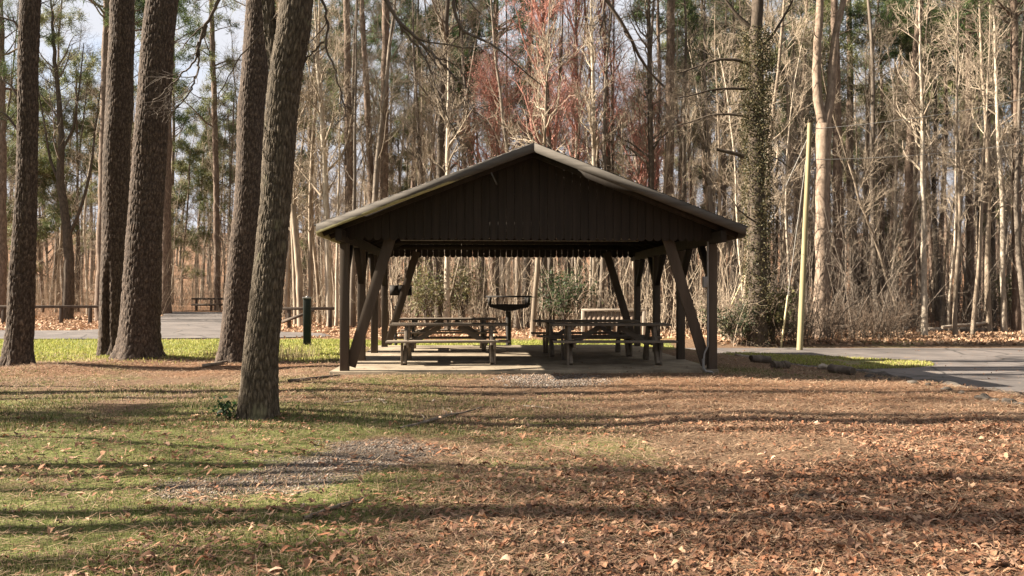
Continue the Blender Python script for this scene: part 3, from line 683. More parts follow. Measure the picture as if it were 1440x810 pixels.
# ------------------------------------------------------------------ near trunks with modelled bark plates
def worley(a, z, cx, cz, circ, seed):
    nx = max(3, int(round(circ/cx))); u = a/circ*nx; w = z/cz
    ui = np.floor(u).astype(int); wi = np.floor(w).astype(int)
    r = np.random.default_rng(seed); jt = r.random((nx, 997, 2)); idv = r.random((nx, 997))
    d1 = np.full(u.shape, 9.); d2 = np.full(u.shape, 9.); cell = np.zeros(u.shape)
    for du in (-1, 0, 1):
        for dw in (-1, 0, 1):
            k = (ui+du) % nx; l = (wi+dw) % 997
            d = np.hypot(ui+du+.1+.8*jt[k, l, 0]-u, wi+dw+.1+.8*jt[k, l, 1]-w)
            cell = np.where(d < d1, idv[k, l], cell)
            d2 = np.where(d < d1, d1, np.minimum(d2, d)); d1 = np.minimum(d1, d)
    return d2-d1, cell
def near_trunk(pts, rad, seed, cx, cz, amp, step=.035, sides=120, flare=.35, lobes=5, scar=None, wob=.03, base_z=-.25, tint=.5, warp=(.14, .06)):
    """pts/rad: control points (x,y,z) from the root up; returns verts, faces, cavity colour"""
    r = np.random.default_rng(seed)
    pts = np.array(pts, float); zc = pts[:, 2]
    zs = np.arange(base_z, zc[-1], step); k = len(zs)
    import bisect
    def smooth(c):
        y = np.interp(zs, zc, c); w = max(3, int(.5/step)); ker = np.ones(w)/w
        return np.convolve(np.pad(y, w//2, mode='edge'), ker, 'valid')[:k]
    X, Y, R = smooth(pts[:, 0]), smooth(pts[:, 1]), smooth(np.array(rad, float))
    X = X+wob*(fbm(zs*.6, zs*0+seed, seed, 3)-.5)*2; Y = Y+wob*(fbm(zs*.6, zs*0+seed+9, seed, 3)-.5)*2
    th = np.arange(sides)*2*PI/sides; TH, Z = np.meshgrid(th, zs)
    Rm = np.mean(R); circ = 2*PI*Rm
    ph = r.random()*6
    fl = 1+flare*np.exp(-np.clip(Z, 0, None)/.28)*(1+.45*np.cos(lobes*TH+ph)+.3*np.cos((lobes-2)*TH+2*ph))
    wz = Z+warp[0]*(vnoise(np.cos(TH)*3+seed, Z*4, seed)-.5); wa = TH*Rm+warp[1]*(vnoise(np.sin(TH)*2+np.cos(TH)*2+seed, Z*4, seed+2)-.5)
    e, cell = worley(wa % circ, wz+40, cx, cz, circ, seed)
    plate = sstep(.04, .42, e)
    fine = vnoise(np.cos(TH)*Rm*60+50, Z*16+np.sin(TH)*Rm*60, seed+4)
    lump = vnoise(np.cos(TH)*1.5+seed, Z*1.1+np.sin(TH)*1.5, seed+5)-.5
    rr = R[:, None]*fl*(1+.10*lump)+amp*(plate-.6)+amp*.5*(cell-.5)*plate+amp*.35*(fine-.5)
    if scar is not None:
        a0, wd, z0, z1, dp = scar; dd = np.abs((TH-a0+PI) % (2*PI)-PI)
        rr -= dp*np.exp(-(dd/wd)**2)*sstep(z0-.3, z0, Z)*sstep(z1+.5, z1-.2, Z)
    V = np.stack([X[:, None]+rr*np.cos(TH), Y[:, None]+rr*np.sin(TH), Z], 2).reshape(-1, 3)
    i = np.arange(sides); j = (i+1) % sides; q = np.stack([i, j, j+sides, i+sides], 1)
    f = (q[None]+(np.arange(k-1)*sides)[:, None, None]).reshape(-1, 4)
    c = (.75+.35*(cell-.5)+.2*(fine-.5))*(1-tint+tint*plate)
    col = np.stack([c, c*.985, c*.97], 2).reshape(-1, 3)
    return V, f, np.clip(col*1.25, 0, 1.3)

def needle_clumps(mb, centers, size, n, w, r, cols, droop=.0):
    """tufts of long needles: n narrow triangles round each centre"""
    m = len(centers)
    d = unit(r.normal(size=(m, n, 3))+np.array([0, 0, .25-droop]))
    L = size*(.6+.6*r.random((m, n, 1)))
    c0 = centers[:, None]+r.normal(size=(m, n, 3))*size*.22
    side = unit(np.cross(d, r.normal(size=(m, n, 3))))*w*.5
    V = np.stack([c0-side, c0+side, c0+d*L], 2).reshape(-1, 3)
    f = np.arange(m*n*3).reshape(-1, 3)
    base = cols[r.integers(0, len(cols), m)]; base = base*(.75+.5*r.random((m, 1)))
    C = np.repeat(base, n*3, 0)*(.85+.3*np.repeat(r.random(m*n), 3))[:, None]
    mb.add(V, f, C)
PINE_C = np.array([(.050,.085,.028), (.075,.11,.034), (.10,.13,.045), (.036,.062,.024)])
PALE_PINE_C = np.array([(.13,.15,.06), (.17,.175,.075), (.10,.125,.05), (.20,.18,.09)])

def pine_crown(trunkP, trunkR, r, t0, nb, L, cols=PINE_C, dead=8, n=22, size=.42, w=.03, dens=1.):
    """limbs with needle tufts in the top part of a trunk; returns (limb mesh, needle mesh)"""
    wood = MB(); ned = MB()
    P, R = trunkP[None], trunkR[None]
    B, BR = spawn(P, R, nb, t0, .99, 1.15, L, 7, up=.07, wander=.16, r_ratio=.4, rmin=.012, rs=r, shrink=.6)
    v, f = tube_batch(B, BR, 5); wood.add(v, f)
    S, SR_ = spawn(B, BR, 5, .35, 1., .8, L*.32, 4, up=.1, wander=.2, r_ratio=.6, rmin=.008, rs=r)
    v, f = tube_batch(S, SR_, 3); wood.add(v, f)
    if dead:
        D, DR = spawn(P, R, dead, .2, t0, 1.35, L*.45, 5, up=-.03, wander=.25, r_ratio=.25, rmin=.008, rs=r)
        v, f = tube_batch(D, DR, 4); wood.add(v, f)
    tips = np.concatenate([S[:, -1], S[:, -2], B[:, -1]])
    keep = r.random(len(tips)) < dens
    tips = tips[keep]
    needle_clumps(ned, tips, size, n, w, r, cols)
    return wood, ned
def bare_crown(trunkP, trunkR, r, n1, t0, L, ang=.75, n2=5, n3=4, n4=0, rmin=.009, up=.10, wander=.16, l1ratio=.55, tpow=1.):
    wood = MB(); P, R = trunkP[None], trunkR[None]
    B, BR = spawn(P, R, n1, t0, .98, ang, L, 8, up=up, wander=wander, r_ratio=l1ratio, rmin=rmin*1.4, rs=r, shrink=.6, tpow=tpow)
    v, f = tube_batch(B, BR, 5); wood.add(v, f)
    S, S_R = spawn(B, BR, n2, .2, 1., .7, L*.42, 5, up=up*.8, wander=.2, r_ratio=.6, rmin=rmin, rs=r)
    v, f = tube_batch(S, S_R, 3); wood.add(v, f)
    T, TR = spawn(S, S_R, n3, .15, 1., .7, L*.2, 3, up=.1, wander=.25, r_ratio=.7, rmin=rmin*.8, rs=r)
    v, f = tube_batch(T, TR, 3); wood.add(v, f)
    if n4:
        Q, QR = spawn(T, TR, n4, .2, 1., .6, L*.11, 3, up=.1, wander=.25, r_ratio=.8, rmin=rmin*.7, rs=r)
        v, f = tube_batch(Q, QR, 3); wood.add(v, f)
        return wood, Q[:, -1]
    return wood, T[:, -1]

def trunk_ext(top, dirv, length, r0, r1, r, k=10, wander=.03):
    P = [np.array(top, float)]; d = unit(np.array(dirv, float))
    for i in range(k-1):
        P.append(P[-1]+d*length/(k-1)); d = unit(d+r.normal(size=3)*wander+np.array([0, 0, .02]))
    return np.array(P), np.linspace(r0, r1, k)

def near_tree(name, label, cat, bx, path, seed, mat, cx, cz, amp, ztop, H, crown, **kw):
    """path: [(px, width_px, py)] read off the photograph at the tree's own distance"""
    X, d = bx; z0 = gz(X, d)
    t = empty(name, (X, d, z0), 0, label, cat)
    pts = []; rad = []
    for px, w, py in path:
        p = at(px, py, d); pts.append((p[0]-X, 0, p[2]-z0)); rad.append(w/F*d/2)
    pts = [(pts[0][0], 0, -.3)]+pts; rad = [rad[0]]+rad
    pts[1] = (pts[1][0], 0, .0)
    dz = pts[-1][2]-pts[-2][2]; lean = (pts[-1][0]-pts[-2][0])/dz
    if pts[-1][2] < ztop: pts.append((pts[-1][0]+lean*(ztop-pts[-1][2]), .1, ztop)); rad.append(rad[-1]*.93)
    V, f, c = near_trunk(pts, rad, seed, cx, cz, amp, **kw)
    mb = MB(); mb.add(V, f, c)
    r = np.random.default_rng(seed+50)
    sd = kw.get('sides', 120)
    top = V[-sd:].mean(0)
    EP, ER = trunk_ext(top-np.array([0, 0, .15]), (lean, .02, 1), H-ztop, rad[-1]*.98, .05, r)
    v, f = tube_batch(EP[None], ER[None], 16); mb.add(v, f, (.85, .84, .82))
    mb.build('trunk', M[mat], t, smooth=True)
    if crown == 'pine':
        w, n = pine_crown(EP, ER, r, .25, 34, 3.0, n=18)
        w.build('crown', M['pine_mid'], t); n.build('needles', M['needles'], t)
    return t, EP, ER, z0

tA, _, _, zA = near_tree('pine_tree', 'slim dark pine trunk at the far left edge of the lawn', 'tree', TA,
          [(27, 33, 520), (30, 32, 400), (36, 28, 300), (38, 25, 230), (42, 25, 0)], 3, 'pine_near', .05, .15, .014, 7.6, 20, 'pine', sides=110)
near_tree('pine_tree', 'reddish pine trunk with a dark fire scar at its foot, behind the thickest trunk', 'tree', TB,
          [(159, 37, 502), (160, 36, 440), (163, 35, 300), (168, 34, 150), (173, 31, 0)], 5, 'pine_near', .055, .16, .015, 9., 21, 'pine', sides=120, scar=(-1.62, .2, .35, 1.9, .11), flare=.2)
tC, _, _, _ = near_tree('pine_tree', 'thickest deeply furrowed pine trunk, paired with a redder one behind it', 'tree', TC,
          [(194, 54, 511), (198, 50, 420), (205, 45, 300), (216, 43, 150), (228, 40, 0)], 8, 'pine_near', .06, .18, .019, 8.4, 22, 'pine', sides=140, flare=.28)
tD, _, _, _ = near_tree('pine_tree', 'dark leaning pine trunk just behind the forked foreground tree', 'tree', TD,
          [(327, 42, 514), (337, 37, 400), (347, 36, 300), (355, 36, 150), (366, 36, 0)], 13, 'pine_near', .05, .15, .014, 8., 21, 'pine', sides=120, flare=.25)

# forked hardwood in front
X, d = TE; z0 = gz(X, d)
tE = empty('forked_tree', (X, d, z0), 0, 'grey forked hardwood trunk nearest the camera with mossy fork', 'tree')
def toE(px, py, dd=0.): p = at(px, py, d+dd); return (p[0]-X, dd, p[2]-z0)
def path_to(pts): return [toE(px, py) for px, py, w in pts], [w/F*d/2 for px, py, w in pts]
P, R = path_to([(361, 594, 49), (363, 550, 48), (366, 500, 47), (377, 400, 43), (388, 290, 41), (395, 170, 43), (400, 110, 45), (406, 75, 47), (412, 48, 47), (416, 0, 44), (421, -60, 41)])
P = [(P[0][0], 0, -.3)]+P; R = [R[0]]+R
zt = 5.1
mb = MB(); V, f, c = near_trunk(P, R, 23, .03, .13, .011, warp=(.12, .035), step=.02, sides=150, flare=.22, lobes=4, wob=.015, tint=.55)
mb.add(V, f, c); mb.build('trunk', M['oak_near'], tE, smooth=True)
P2, R2 = path_to([(394, 140, 22), (389, 105, 21), (382, 70, 19), (378, 40, 17), (375, 0, 17), (370, -70, 16)])
P2 = [(x, .05, z) for x, y, z in P2]
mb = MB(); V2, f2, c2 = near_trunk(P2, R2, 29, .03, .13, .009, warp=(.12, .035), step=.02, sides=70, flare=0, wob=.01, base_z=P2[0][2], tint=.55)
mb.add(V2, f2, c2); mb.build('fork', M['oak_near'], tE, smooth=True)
r = np.random.default_rng(77)
topR = V[-150:].mean(0); topL = V2[-70:].mean(0)
limbs = MB()
EP, ER = trunk_ext(topR-np.array([0, 0, .1]), (.12, .05, 1), 6.0, .17, .04, r, 12, .08)
v, f = tube_batch(EP[None], ER[None], 12); limbs.add(v, f)
EP2, ER2 = trunk_ext(topL-np.array([0, 0, .1]), (-.15, .1, 1), 5.0, .068, .02, r, 12, .1)
v, f = tube_batch(EP2[None], ER2[None], 10); limbs.add(v, f)
for q in ((EP, ER, 9, 3.0), (EP2, ER2, 7, 2.2)):
    w, _ = bare_crown(q[0], q[1], r, q[2], .3, q[3], .9, 4, 3, rmin=.006)
    limbs.v += [x for x in w.v]; limbs.f4 += [x+limbs.n for x in w.f4]; limbs.c += w.c; limbs.n += w.n
limbs.build('crown', M['dark_bark'], tE, smooth=True)
# bare boughs hanging into the top of the view
def bough(pix, r0, r1, seed, side=(6, 4), L=.9, parent=tE, dd0=0., dd1=0., dens=1):
    rr = np.random.default_rng(seed); n = len(pix)
    dds = np.linspace(dd0, dd1, n)
    ctrl = np.array([toE(px, py, q) for (px, py), q in zip(pix, dds)])
    # dense resample with slight kinks
    s = np.r_[0, np.cumsum(np.linalg.norm(np.diff(ctrl, axis=0), axis=1))]; k = 26; tt = np.linspace(0, s[-1], k)
    P = np.stack([np.interp(tt, s, ctrl[:, i]) for i in range(3)], 1); P[1:-1] = (P[:-2]+2*P[1:-1]+P[2:])/4
    P += (rr.random(P.shape)-.5)*.03
    R = np.linspace(r0, r1, k)
    b = MB(); v, f = tube_batch(P[None], R[None], 8); b.add(v, f)
    S, S_R = spawn(P[None], R[None], side[0], .25, 1., .7, L, 9, up=-.03, wander=.22, r_ratio=.6, rmin=.0055, rs=rr)
    v, f = tube_batch(S, S_R, 5); b.add(v, f)
    T, TR = spawn(S, S_R, side[1], .2, 1., .7, L*.45, 6, up=-.02, wander=.25, r_ratio=.7, rmin=.0035, rs=rr)
    v, f = tube_batch(T, TR, 4); b.add(v, f)
    b.build('bough', M['dark_twig'], parent, smooth=True)
bough([(428, -40), (470, -75), (520, -40), (545, 5), (562, 33), (566, 50)], .05, .016, 1, (3, 3), .4)
bough([(558, 26), (580, 48), (604, 72), (632, 100), (662, 130)], .022, .007, 2, (8, 5), .9)
bough([(566, 40), (590, 70), (604, 96), (620, 140), (645, 200)], .013, .005, 3, (5, 4), .7)
bough([(430, -60), (520, -150), (640, -130), (640, -10), (636, 20), (646, 45), (690, 60), (720, 85), (760, 120)], .05, .006, 4, (6, 4), .7)
bough([(430, -70), (560, -210), (760, -150), (846, -10), (872, 30), (894, 66), (899, 82), (915, 105), (932, 122)], .055, .014, 5, (7, 5), .8, dd1=.6)
bough([(440, -30), (456, 5), (462, 40), (455, 60), (470, 95), (480, 130), (486, 165)], .018, .006, 6, (6, 4), .5)
bough([(455, 60), (440, 72), (425, 92), (418, 108)], .012, .006, 7, (3, 3), .35)
bough([(372, -60), (340, -90), (318, -30), (306, 5), (284, 45), (279, 62), (277, 78)], .03, .014, 8, (4, 3), .5)
bough([(290, 36), (272, 88), (250, 110), (226, 134), (210, 150)], .014, .005, 9, (8, 4), .5)
bough([(278, 60), (279, 100), (268, 130), (246, 152), (228, 172)], .014, .005, 10, (7, 4), .45)
bough([(372, -60), (395, -90), (400, 10), (360, 55), (340, 75), (322, 110), (305, 140)], .016, .005, 11, (5, 4), .4)

rb = np.random.default_rng(123); oA = np.array([TA[0], TA[1], zA]); b = MB(); nb_ = MB(); tips = []
for pix in ([(38, 60), (20, 30), (-5, 22), (-40, 30)], [(34, 150), (15, 120), (-10, 105), (-50, 110)], [(42, 30), (55, 5), (62, -30)], [(30, 190), (8, 160), (-20, 150)]):
    C = np.array([at(px, py, TA[1]+.1)-oA for px, py in pix]); s = np.linspace(0, len(C)-1, 10); Pb = np.stack([np.interp(s, np.arange(len(C)), C[:, i]) for i in range(3)], 1)
    v, f = tube_batch(Pb[None], np.linspace(.03, .01, 10)[None], 6); b.add(v, f); S, S_R = spawn(Pb[None], np.linspace(.03, .01, 10)[None], 7, .3, 1, .8, .5, 5, up=.05, rs=rb); v, f = tube_batch(S, S_R, 4); b.add(v, f); tips += [S[:, -1], S[:, 2]]
b.build('bough', M['dark_twig'], tA); needle_clumps(nb_, np.concatenate(tips), .22, 34, .006, rb, PINE_C*.8); nb_.build('needles', M['needles'], tA)

# holly sprig at its foot
def leaf_cloud(mb, centers, n, spread, size, r, cols, flat=.4):
    m = len(centers)
    c = (centers[:, None]+r.normal(size=(m, n, 3))*spread).reshape(-1, 3); k = len(c)
    a = unit(r.normal(size=(k, 3))+np.array([0, 0, .1])); b = unit(np.cross(a, r.normal(size=(k, 3))+np.array([0, 0, flat])))
    s = size*(.6+.8*r.random((k, 1)))
    V = np.stack([c-a*s*.5, c+b*s*.28, c+a*s*.55, c-b*s*.28], 1).reshape(-1, 3)
    C = cols[r.integers(0, len(cols), k)]*(.7+.6*r.random((k, 1)))
    mb.add(V, np.arange(k*4).reshape(-1, 4), np.repeat(C, 4, 0))
HOLLY = np.array([(.03,.07,.025), (.05,.10,.035), (.022,.05,.02)])
r = np.random.default_rng(5)
sx, sd = base(324, 596); g = empty('holly_sprig', (sx, sd, gz(sx, sd)), 0, 'small dark green holly sprig at the foot of the forked trunk', 'plant')
P0 = np.zeros((7, 2, 3)); P0[:, 1] = r.normal(size=(7, 3))*(.08, .08, .03)+(0, 0, .16); P0[:, 0] = r.normal(size=(7, 3))*(.02, .02, 0)
v, f = tube_batch(P0, np.full((7, 2), .004), 4); b = MB(); b.add(v, f); b.build('stems', M['dark_twig'], g)
b = MB(); leaf_cloud(b, np.concatenate([P0[:, 1], P0.mean(1)]), 9, .045, .06, r, HOLLY); b.build('leaves', M['leafy'], g)

# ------------------------------------------------------------------ trees one can tell apart in the middle distance
def mid_tree(name, label, path, d, mat, H, crown='bare', seed=0, forks=(), kw=None, group=None, cat='tree', twig='twig', base_y=None):
    """path [(px, width, py)] bottom to top at depth d; continued upward to height H"""
    r = np.random.default_rng(seed+900); kw = kw or {}
    x0 = at(path[0][0], path[0][2], d)[0]; zb = gz(x0, d)
    t = empty(name, (x0, d, zb), 0, label, cat, group); o = np.array([x0, d, zb])
    def poly(pth, H=None, from_ground=True):
        P = [at(px, py, d)-o for px, w, py in pth]; R = [w/F*d/2 for px, w, py in pth]
        if from_ground: P[0][2] = -.25
        if H and P[-1][2] < H:
            dv = P[-1]-P[-2]; dv = dv/max(dv[2], .3); top = H-P[-1][2]; r0 = R[-1]
            for s in np.linspace(.2, 1, 5): P.append(P[len(pth)-1]+dv*top*s*np.array([.6, 1, 1])); R.append(max(r0*(1-.85*s), .02))
        P = np.array(P); R = np.array(R)
        z = P[:, 2]; zz = np.linspace(z[0], z[-1], max(12, int((z[-1]-z[0])/.45)))
        Q = np.stack([np.interp(zz, z, P[:, i]) for i in range(3)], 1); Q[1:-1] = (Q[:-2]+2*Q[1:-1]+Q[2:])/4
        Q[1:, :2] += (r.random((len(Q)-1, 2))-.5)*R[0]*.25
        RR = np.interp(zz, z, R); 
        if from_ground: RR = RR*(1+.35*np.exp(-(zz-zz[0])/.35))
        return Q, RR
    tp, tr = poly(path, None if forks else H)
    b = MB(); v, f = tube_batch(tp[None], tr[None], 14); b.add(v, f)
    b.build('trunk', M[mat], t, smooth=True)
    axes = [(tp, tr)] if not forks else []
    for fp in forks:
        q, qr = poly(fp, H, False); b = MB(); v, f = tube_batch(q[None], qr[None], 12); b.add(v, f); b.build('fork', M[mat], t, smooth=True); axes.append((q, qr))
    for q, qr in axes:
        if crown == 'pine':
            w, n = pine_crown(q, qr, r, kw.get('t0', .6), kw.get('nb', 30), kw.get('L', 2.6), kw.get('cols', PINE_C), kw.get('dead', 10), size=kw.get('size', .42), dens=kw.get('dens', 1.), w=.028, n=20)
            w.build('crown', M[mat], t); n.build('needles', M['needles'], t)
        else:
            w, tips = bare_crown(q, qr, r, kw.get('n1', 26), kw.get('t0', .3), kw.get('L', 2.6), kw.get('ang', .8), kw.get('n2', 5), kw.get('n3', 4), kw.get('n4', 0), kw.get('rmin', .010), tpow=kw.get('tpow', 1.))
            w.build('crown', M[twig], t)
            if crown == 'red':
                k = MB(); c = np.repeat(tips, 2, 0)+r.normal(size=(len(tips)*2, 3))*.05
                cols = np.array([(.48,.20,.17), (.54,.28,.23), (.40,.17,.14), (.5,.32,.26)]); leaf_cloud(k, c, 2, .08, .045, r, cols*1.15); k.build('buds', M['leafy'], t)
    return t, o
K = dict
mid_tree('pine_tree', 'brown pine trunk standing between the thick furrowed pine and the dark leaning pine', [(233, 14, 443), (234, 13, 300), (236, 11, 120), (239, 9, 0)], 45, 'pine_mid', 25, 'pine', 1, kw=K(t0=.62))
mid_tree('pine_tree', 'straight thin pine trunk beyond the double rail', [(306, 9, 437), (304, 8, 250), (299, 7, 60), (297, 6, 0)], 50, 'pine_mid', 26, 'pine', 2, kw=K(t0=.45, cols=PALE_PINE_C))
tK, oK = mid_tree('crooked_tree', 'crooked dark trunk with bare upswept limbs behind the left rail', [(93, 17, 447), (98, 14, 390), (95, 12, 330), (84, 10, 250), (88, 8, 200), (80, 6, 120), (74, 4, 40)], 38, 'dark_bark', 17, 'bare', 3, kw=K(n1=26, L=2.6, t0=.35, rmin=.008), twig='grey_bark')
LIMBS = [(tK, oK, 38, [(95, 335), (112, 300), (128, 240), (134, 180), (142, 120)], .09, .02, 'dark_bark', 41, (8, 5)), (tK, oK, 38, [(86, 262), (70, 225), (62, 170), (50, 110)], .08, .02, 'dark_bark', 42, (8, 5)), (tK, oK, 38, [(88, 210), (104, 180), (112, 120), (118, 60)], .07, .02, 'dark_bark', 43, (8, 5))]
mid_tree('pine_tree', 'pine trunk cut by the left edge of the picture', [(2, 14, 450), (2, 13, 300), (1, 11, 100)], 38, 'pine_mid', 22, 'pine', 4, kw=K(t0=.5, nb=34))
mid_tree('pine_tree', 'pine showing between the slim left pine and the reddish one, lit along one side', [(141, 15, 455), (144, 13, 300), (148, 11, 120), (150, 9, 0)], 36.5, 'pine_mid', 21, 'pine', 5, kw=K(t0=.6))
mid_tree('pine_tree', 'straight pine with half-lit trunk rising left of the shelter ridge', [(540, 13, 455), (540, 12, 275), (541, 11, 120), (543, 10, 0)], 34, 'pine_mid', 24, 'pine', 6, kw=K(t0=.75))
mid_tree('pine_tree', 'dark pine left of the half-lit straight pine', [(494, 13, 455), (491, 11, 270), (489, 10, 120), (487, 9, 0)], 33, 'pine_mid', 23, 'pine', 7, kw=K(t0=.66))
mid_tree('pine_tree', 'slender pine bending slightly left above the shelter eave', [(528, 10, 455), (523, 9, 270), (515, 8, 120), (510, 7, 30)], 36, 'pine_mid', 22, 'pine', 8, kw=K(t0=.7))
mid_tree('hardwood_tree', 'dark bare hardwood with many limbs above the left roof slope', [(617, 12, 455), (619, 11, 240), (622, 9, 120), (628, 7, 30), (630, 6, 0)], 32, 'dark_bark', 16, 'bare', 9, kw=K(n1=22, L=3.2, t0=.35, n4=0), twig='grey_bark')
mid_tree('pine_tree', 'green-topped pine standing against the pale sky left of the red maple', [(693, 9, 450), (694, 8, 250), (696, 8, 100), (698, 7, 0)], 44, 'pine_mid', 24, 'pine', 10, kw=K(t0=.62, nb=40, L=3.4, dead=14))
mid_tree('red_maple', 'maple with red budding twigs rising above the left of the shelter ridge', [(776, 9, 455), (772, 8, 200), (766, 6, 80)], 31, 'grey_bark', 17, 'red', 11, kw=K(n1=48, L=3.0, t0=.35, ang=.45, n2=6, n3=4, n4=2, rmin=.006), twig='red_twig', group='budding red maples')
mid_tree('red_maple', 'low red-budded sapling maple left of the shelter ridge', [(700, 6, 455), (699, 5, 280), (700, 4, 160)], 33, 'grey_bark', 11, 'red', 13, kw=K(n1=48, L=3.0, t0=.35, ang=.45, n2=6, n3=4, n4=2, rmin=.006), twig='red_twig', group='budding red maples')
mid_tree('red_maple', 'red-budded maple directly above the shelter ridge', [(812, 8, 455), (812, 7, 200), (810, 5, 60)], 35, 'grey_bark', 18, 'red', 14, kw=K(n1=48, L=3.0, t0=.35, ang=.45, n2=6, n3=4, n4=2, rmin=.006), twig='red_twig', group='budding red maples')
mid_tree('red_maple', 'faint red sapling maple between the half-lit pine and thin dark trunk', [(905, 6, 455), (903, 5, 300), (900, 4, 200)], 36, 'grey_bark', 11, 'red', 15, kw=K(n1=48, L=3.0, t0=.35, ang=.45, n2=6, n3=4, n4=2, rmin=.006), twig='red_twig', group='budding red maples')
mid_tree('red_maple', 'thin pinkish maple just right of the pale slender trunk', [(858, 7, 455), (856, 6, 200), (851, 5, 60)], 34, 'grey_bark', 17, 'red', 17, kw=K(n1=44, L=2.4, t0=.4, ang=.45, n2=6, n3=4, n4=1, rmin=.006), twig='red_twig', group='budding red maples')
mid_tree('slender_tree', 'pale slender trunk against the red maples', [(834, 7, 455), (835, 6, 250), (834, 5, 120), (832, 4, 40)], 30, 'pale_bark', 14, 'bare', 14, kw=K(n1=34, L=1.8, t0=.45, ang=.6), twig='twig')
mid_tree('pine_tree', 'half-lit pine rising behind the right roof slope', [(941, 14, 455), (941, 13, 260), (942, 12, 120), (944, 11, 0)], 33, 'pine_mid', 24, 'pine', 15, kw=K(t0=.62, nb=34))
mid_tree('hardwood_tree', 'thin dark trunk just left of the half-lit pine', [(918, 8, 455), (916, 8, 260), (914, 7, 120), (912, 5, 20)], 31, 'dark_bark', 15, 'bare', 16, kw=K(n1=24, L=2.6, t0=.4), twig='grey_bark')
tI, oI = mid_tree('ivy_clad_tree', 'thick dark tree clad in dry ivy with long bare limbs, left of the wooden pole', [(1066, 27, 482), (1065, 25, 350), (1063, 22, 200), (1063, 18, 80), (1064, 16, 0)], 23.5, 'dark_bark', 17, 'pine', 17, kw=K(t0=.6, nb=30, L=2.8))
r = np.random.default_rng(31); b = MB(); n = 1300
zz = r.random(n)**.8*9.6; th = r.random(n)*2*PI; px_ = np.interp(zz, [0, 3, 6, 9.6], [0, -.02, -.06, -.04])
rad_ = (.30+.12*vnoise(zz*1.3, th*.8, 3)); cc = np.stack([px_+rad_*np.cos(th), rad_*np.sin(th), zz], 1)
leaf_cloud(b, cc, 15, .10, .06, r, np.array([(.06,.058,.028), (.10,.085,.042), (.14,.11,.058), (.045,.048,.022)])); b.build('ivy', M['leafy'], tI)
def limb(t, o, d, pix, r0, r1, mat, seed, m=(5, 4), L=1.0, dd=0):
    rr = np.random.default_rng(seed); n = len(pix)
    C = np.array([at(px, py, d+dd*i/(n-1))-o for i, (px, py) in enumerate(pix)]); s = np.r_[0, np.cumsum(np.linalg.norm(np.diff(C, axis=0), axis=1))]
    tt = np.linspace(0, s[-1], 14); P = np.stack([np.interp(tt, s, C[:, i]) for i in range(3)], 1); P[1:-1] = (P[:-2]+2*P[1:-1]+P[2:])/4
    R = np.linspace(r0, r1, 14); b = MB(); v, f = tube_batch(P[None], R[None], 7); b.add(v, f)
    if m[0]:
        S, SR_ = spawn(P[None], R[None], m[0], .3, 1, .7, L, 6, up=.06, wander=.2, rmin=.009, rs=rr); v, f = tube_batch(S, SR_, 4); b.add(v, f)
        T, TR = spawn(S, SR_, m[1], .2, 1, .7, L*.5, 4, up=.05, wander=.25, rmin=.007, rs=rr); v, f = tube_batch(T, TR, 3); b.add(v, f)
    b.build('limb', M[mat], t, smooth=True)
for L_ in LIMBS: limb(*L_)
limb(tI, oI, 23.5, [(1060, 92), (1040, 84), (1010, 83), (985, 92), (955, 103)], .06, .02, 'dark_bark', 1, (7, 5))
limb(tI, oI, 23.5, [(1060, 126), (1030, 124), (1000, 126), (970, 135), (950, 138)], .05, .015, 'dark_bark', 2, (6, 5), dd=-.5)
limb(tI, oI, 23.5, [(1060, 166), (1030, 160), (1000, 161), (970, 172), (945, 178)], .05, .015, 'dark_bark', 3, (6, 5), dd=.5)
limb(tI, oI, 23.5, [(1058, 224), (1035, 216), (1008, 210)], .07, .05, 'dark_bark', 4, (0, 0))
limb(tI, oI, 23.5, [(1068, 70), (1090, 45), (1110, 10), (1130, -30)], .05, .02, 'dark_bark', 5, (6, 4))
limb(tI, oI, 23.5, [(1058, 40), (1035, 20), (1010, -15)], .06, .03, 'dark_bark', 6, (6, 4))
mid_tree('forked_pine', 'tall sunlit tan trunk that forks into a narrow U behind the wooden pole', [(1155, 22, 470), (1156, 21, 330), (1157, 20, 230), (1158, 23, 175)], 25.5, 'tan_pine', 20, 'pine', 18, kw=K(t0=.55, nb=16, L=2.2, dead=4),
         forks=[[(1157, 13, 180), (1151, 13, 150), (1147, 12, 110), (1150, 11, 60), (1154, 10, 0)], [(1160, 13, 180), (1168, 12, 140), (1171, 11, 80), (1178, 9, 30), (1187, 8, 0)]])
mid_tree('pine_tree', 'darker pine trunk close behind the forked tan trunk', [(1180, 13, 455), (1178, 12, 250), (1176, 11, 100), (1173, 9, 0)], 31, 'pine_mid', 24, 'pine', 19, kw=K(t0=.6, nb=36))
mid_tree('pine_tree', 'reddish brown pine with lit edge right of the forked trunk', [(1273, 13, 445), (1276, 12, 300), (1282, 10, 150), (1294, 9, 0)], 32, 'pine_mid', 23, 'pine', 20, kw=K(t0=.75))
mid_tree('slender_tree', 'thin white sinuous trunk at the front of the right woods', [(1300, 9, 454), (1299, 8, 380), (1299, 6, 300), (1296, 5, 240), (1298, 5, 180), (1295, 4, 110)], 27, 'pale_bark', 12.5, 'bare', 21, kw=K(n1=26, L=2.0, t0=.45))
mid_tree('slender_tree', 'pale straight thin trunk with a white foot near the right edge', [(1412, 8, 447), (1410, 7, 380), (1409, 6, 280), (1404, 5, 200), (1400, 4, 100)], 29, 'pale_bark', 14, 'bare', 22, kw=K(n1=24, L=2.0, t0=.5))
mid_tree('pine_tree', 'dark pine trunk at the right edge of the picture', [(1430, 12, 450), (1430, 11, 300), (1428, 10, 130), (1425, 9, 0)], 29, 'pine_mid', 20, 'pine', 23, kw=K(t0=.55, nb=36, L=3.))
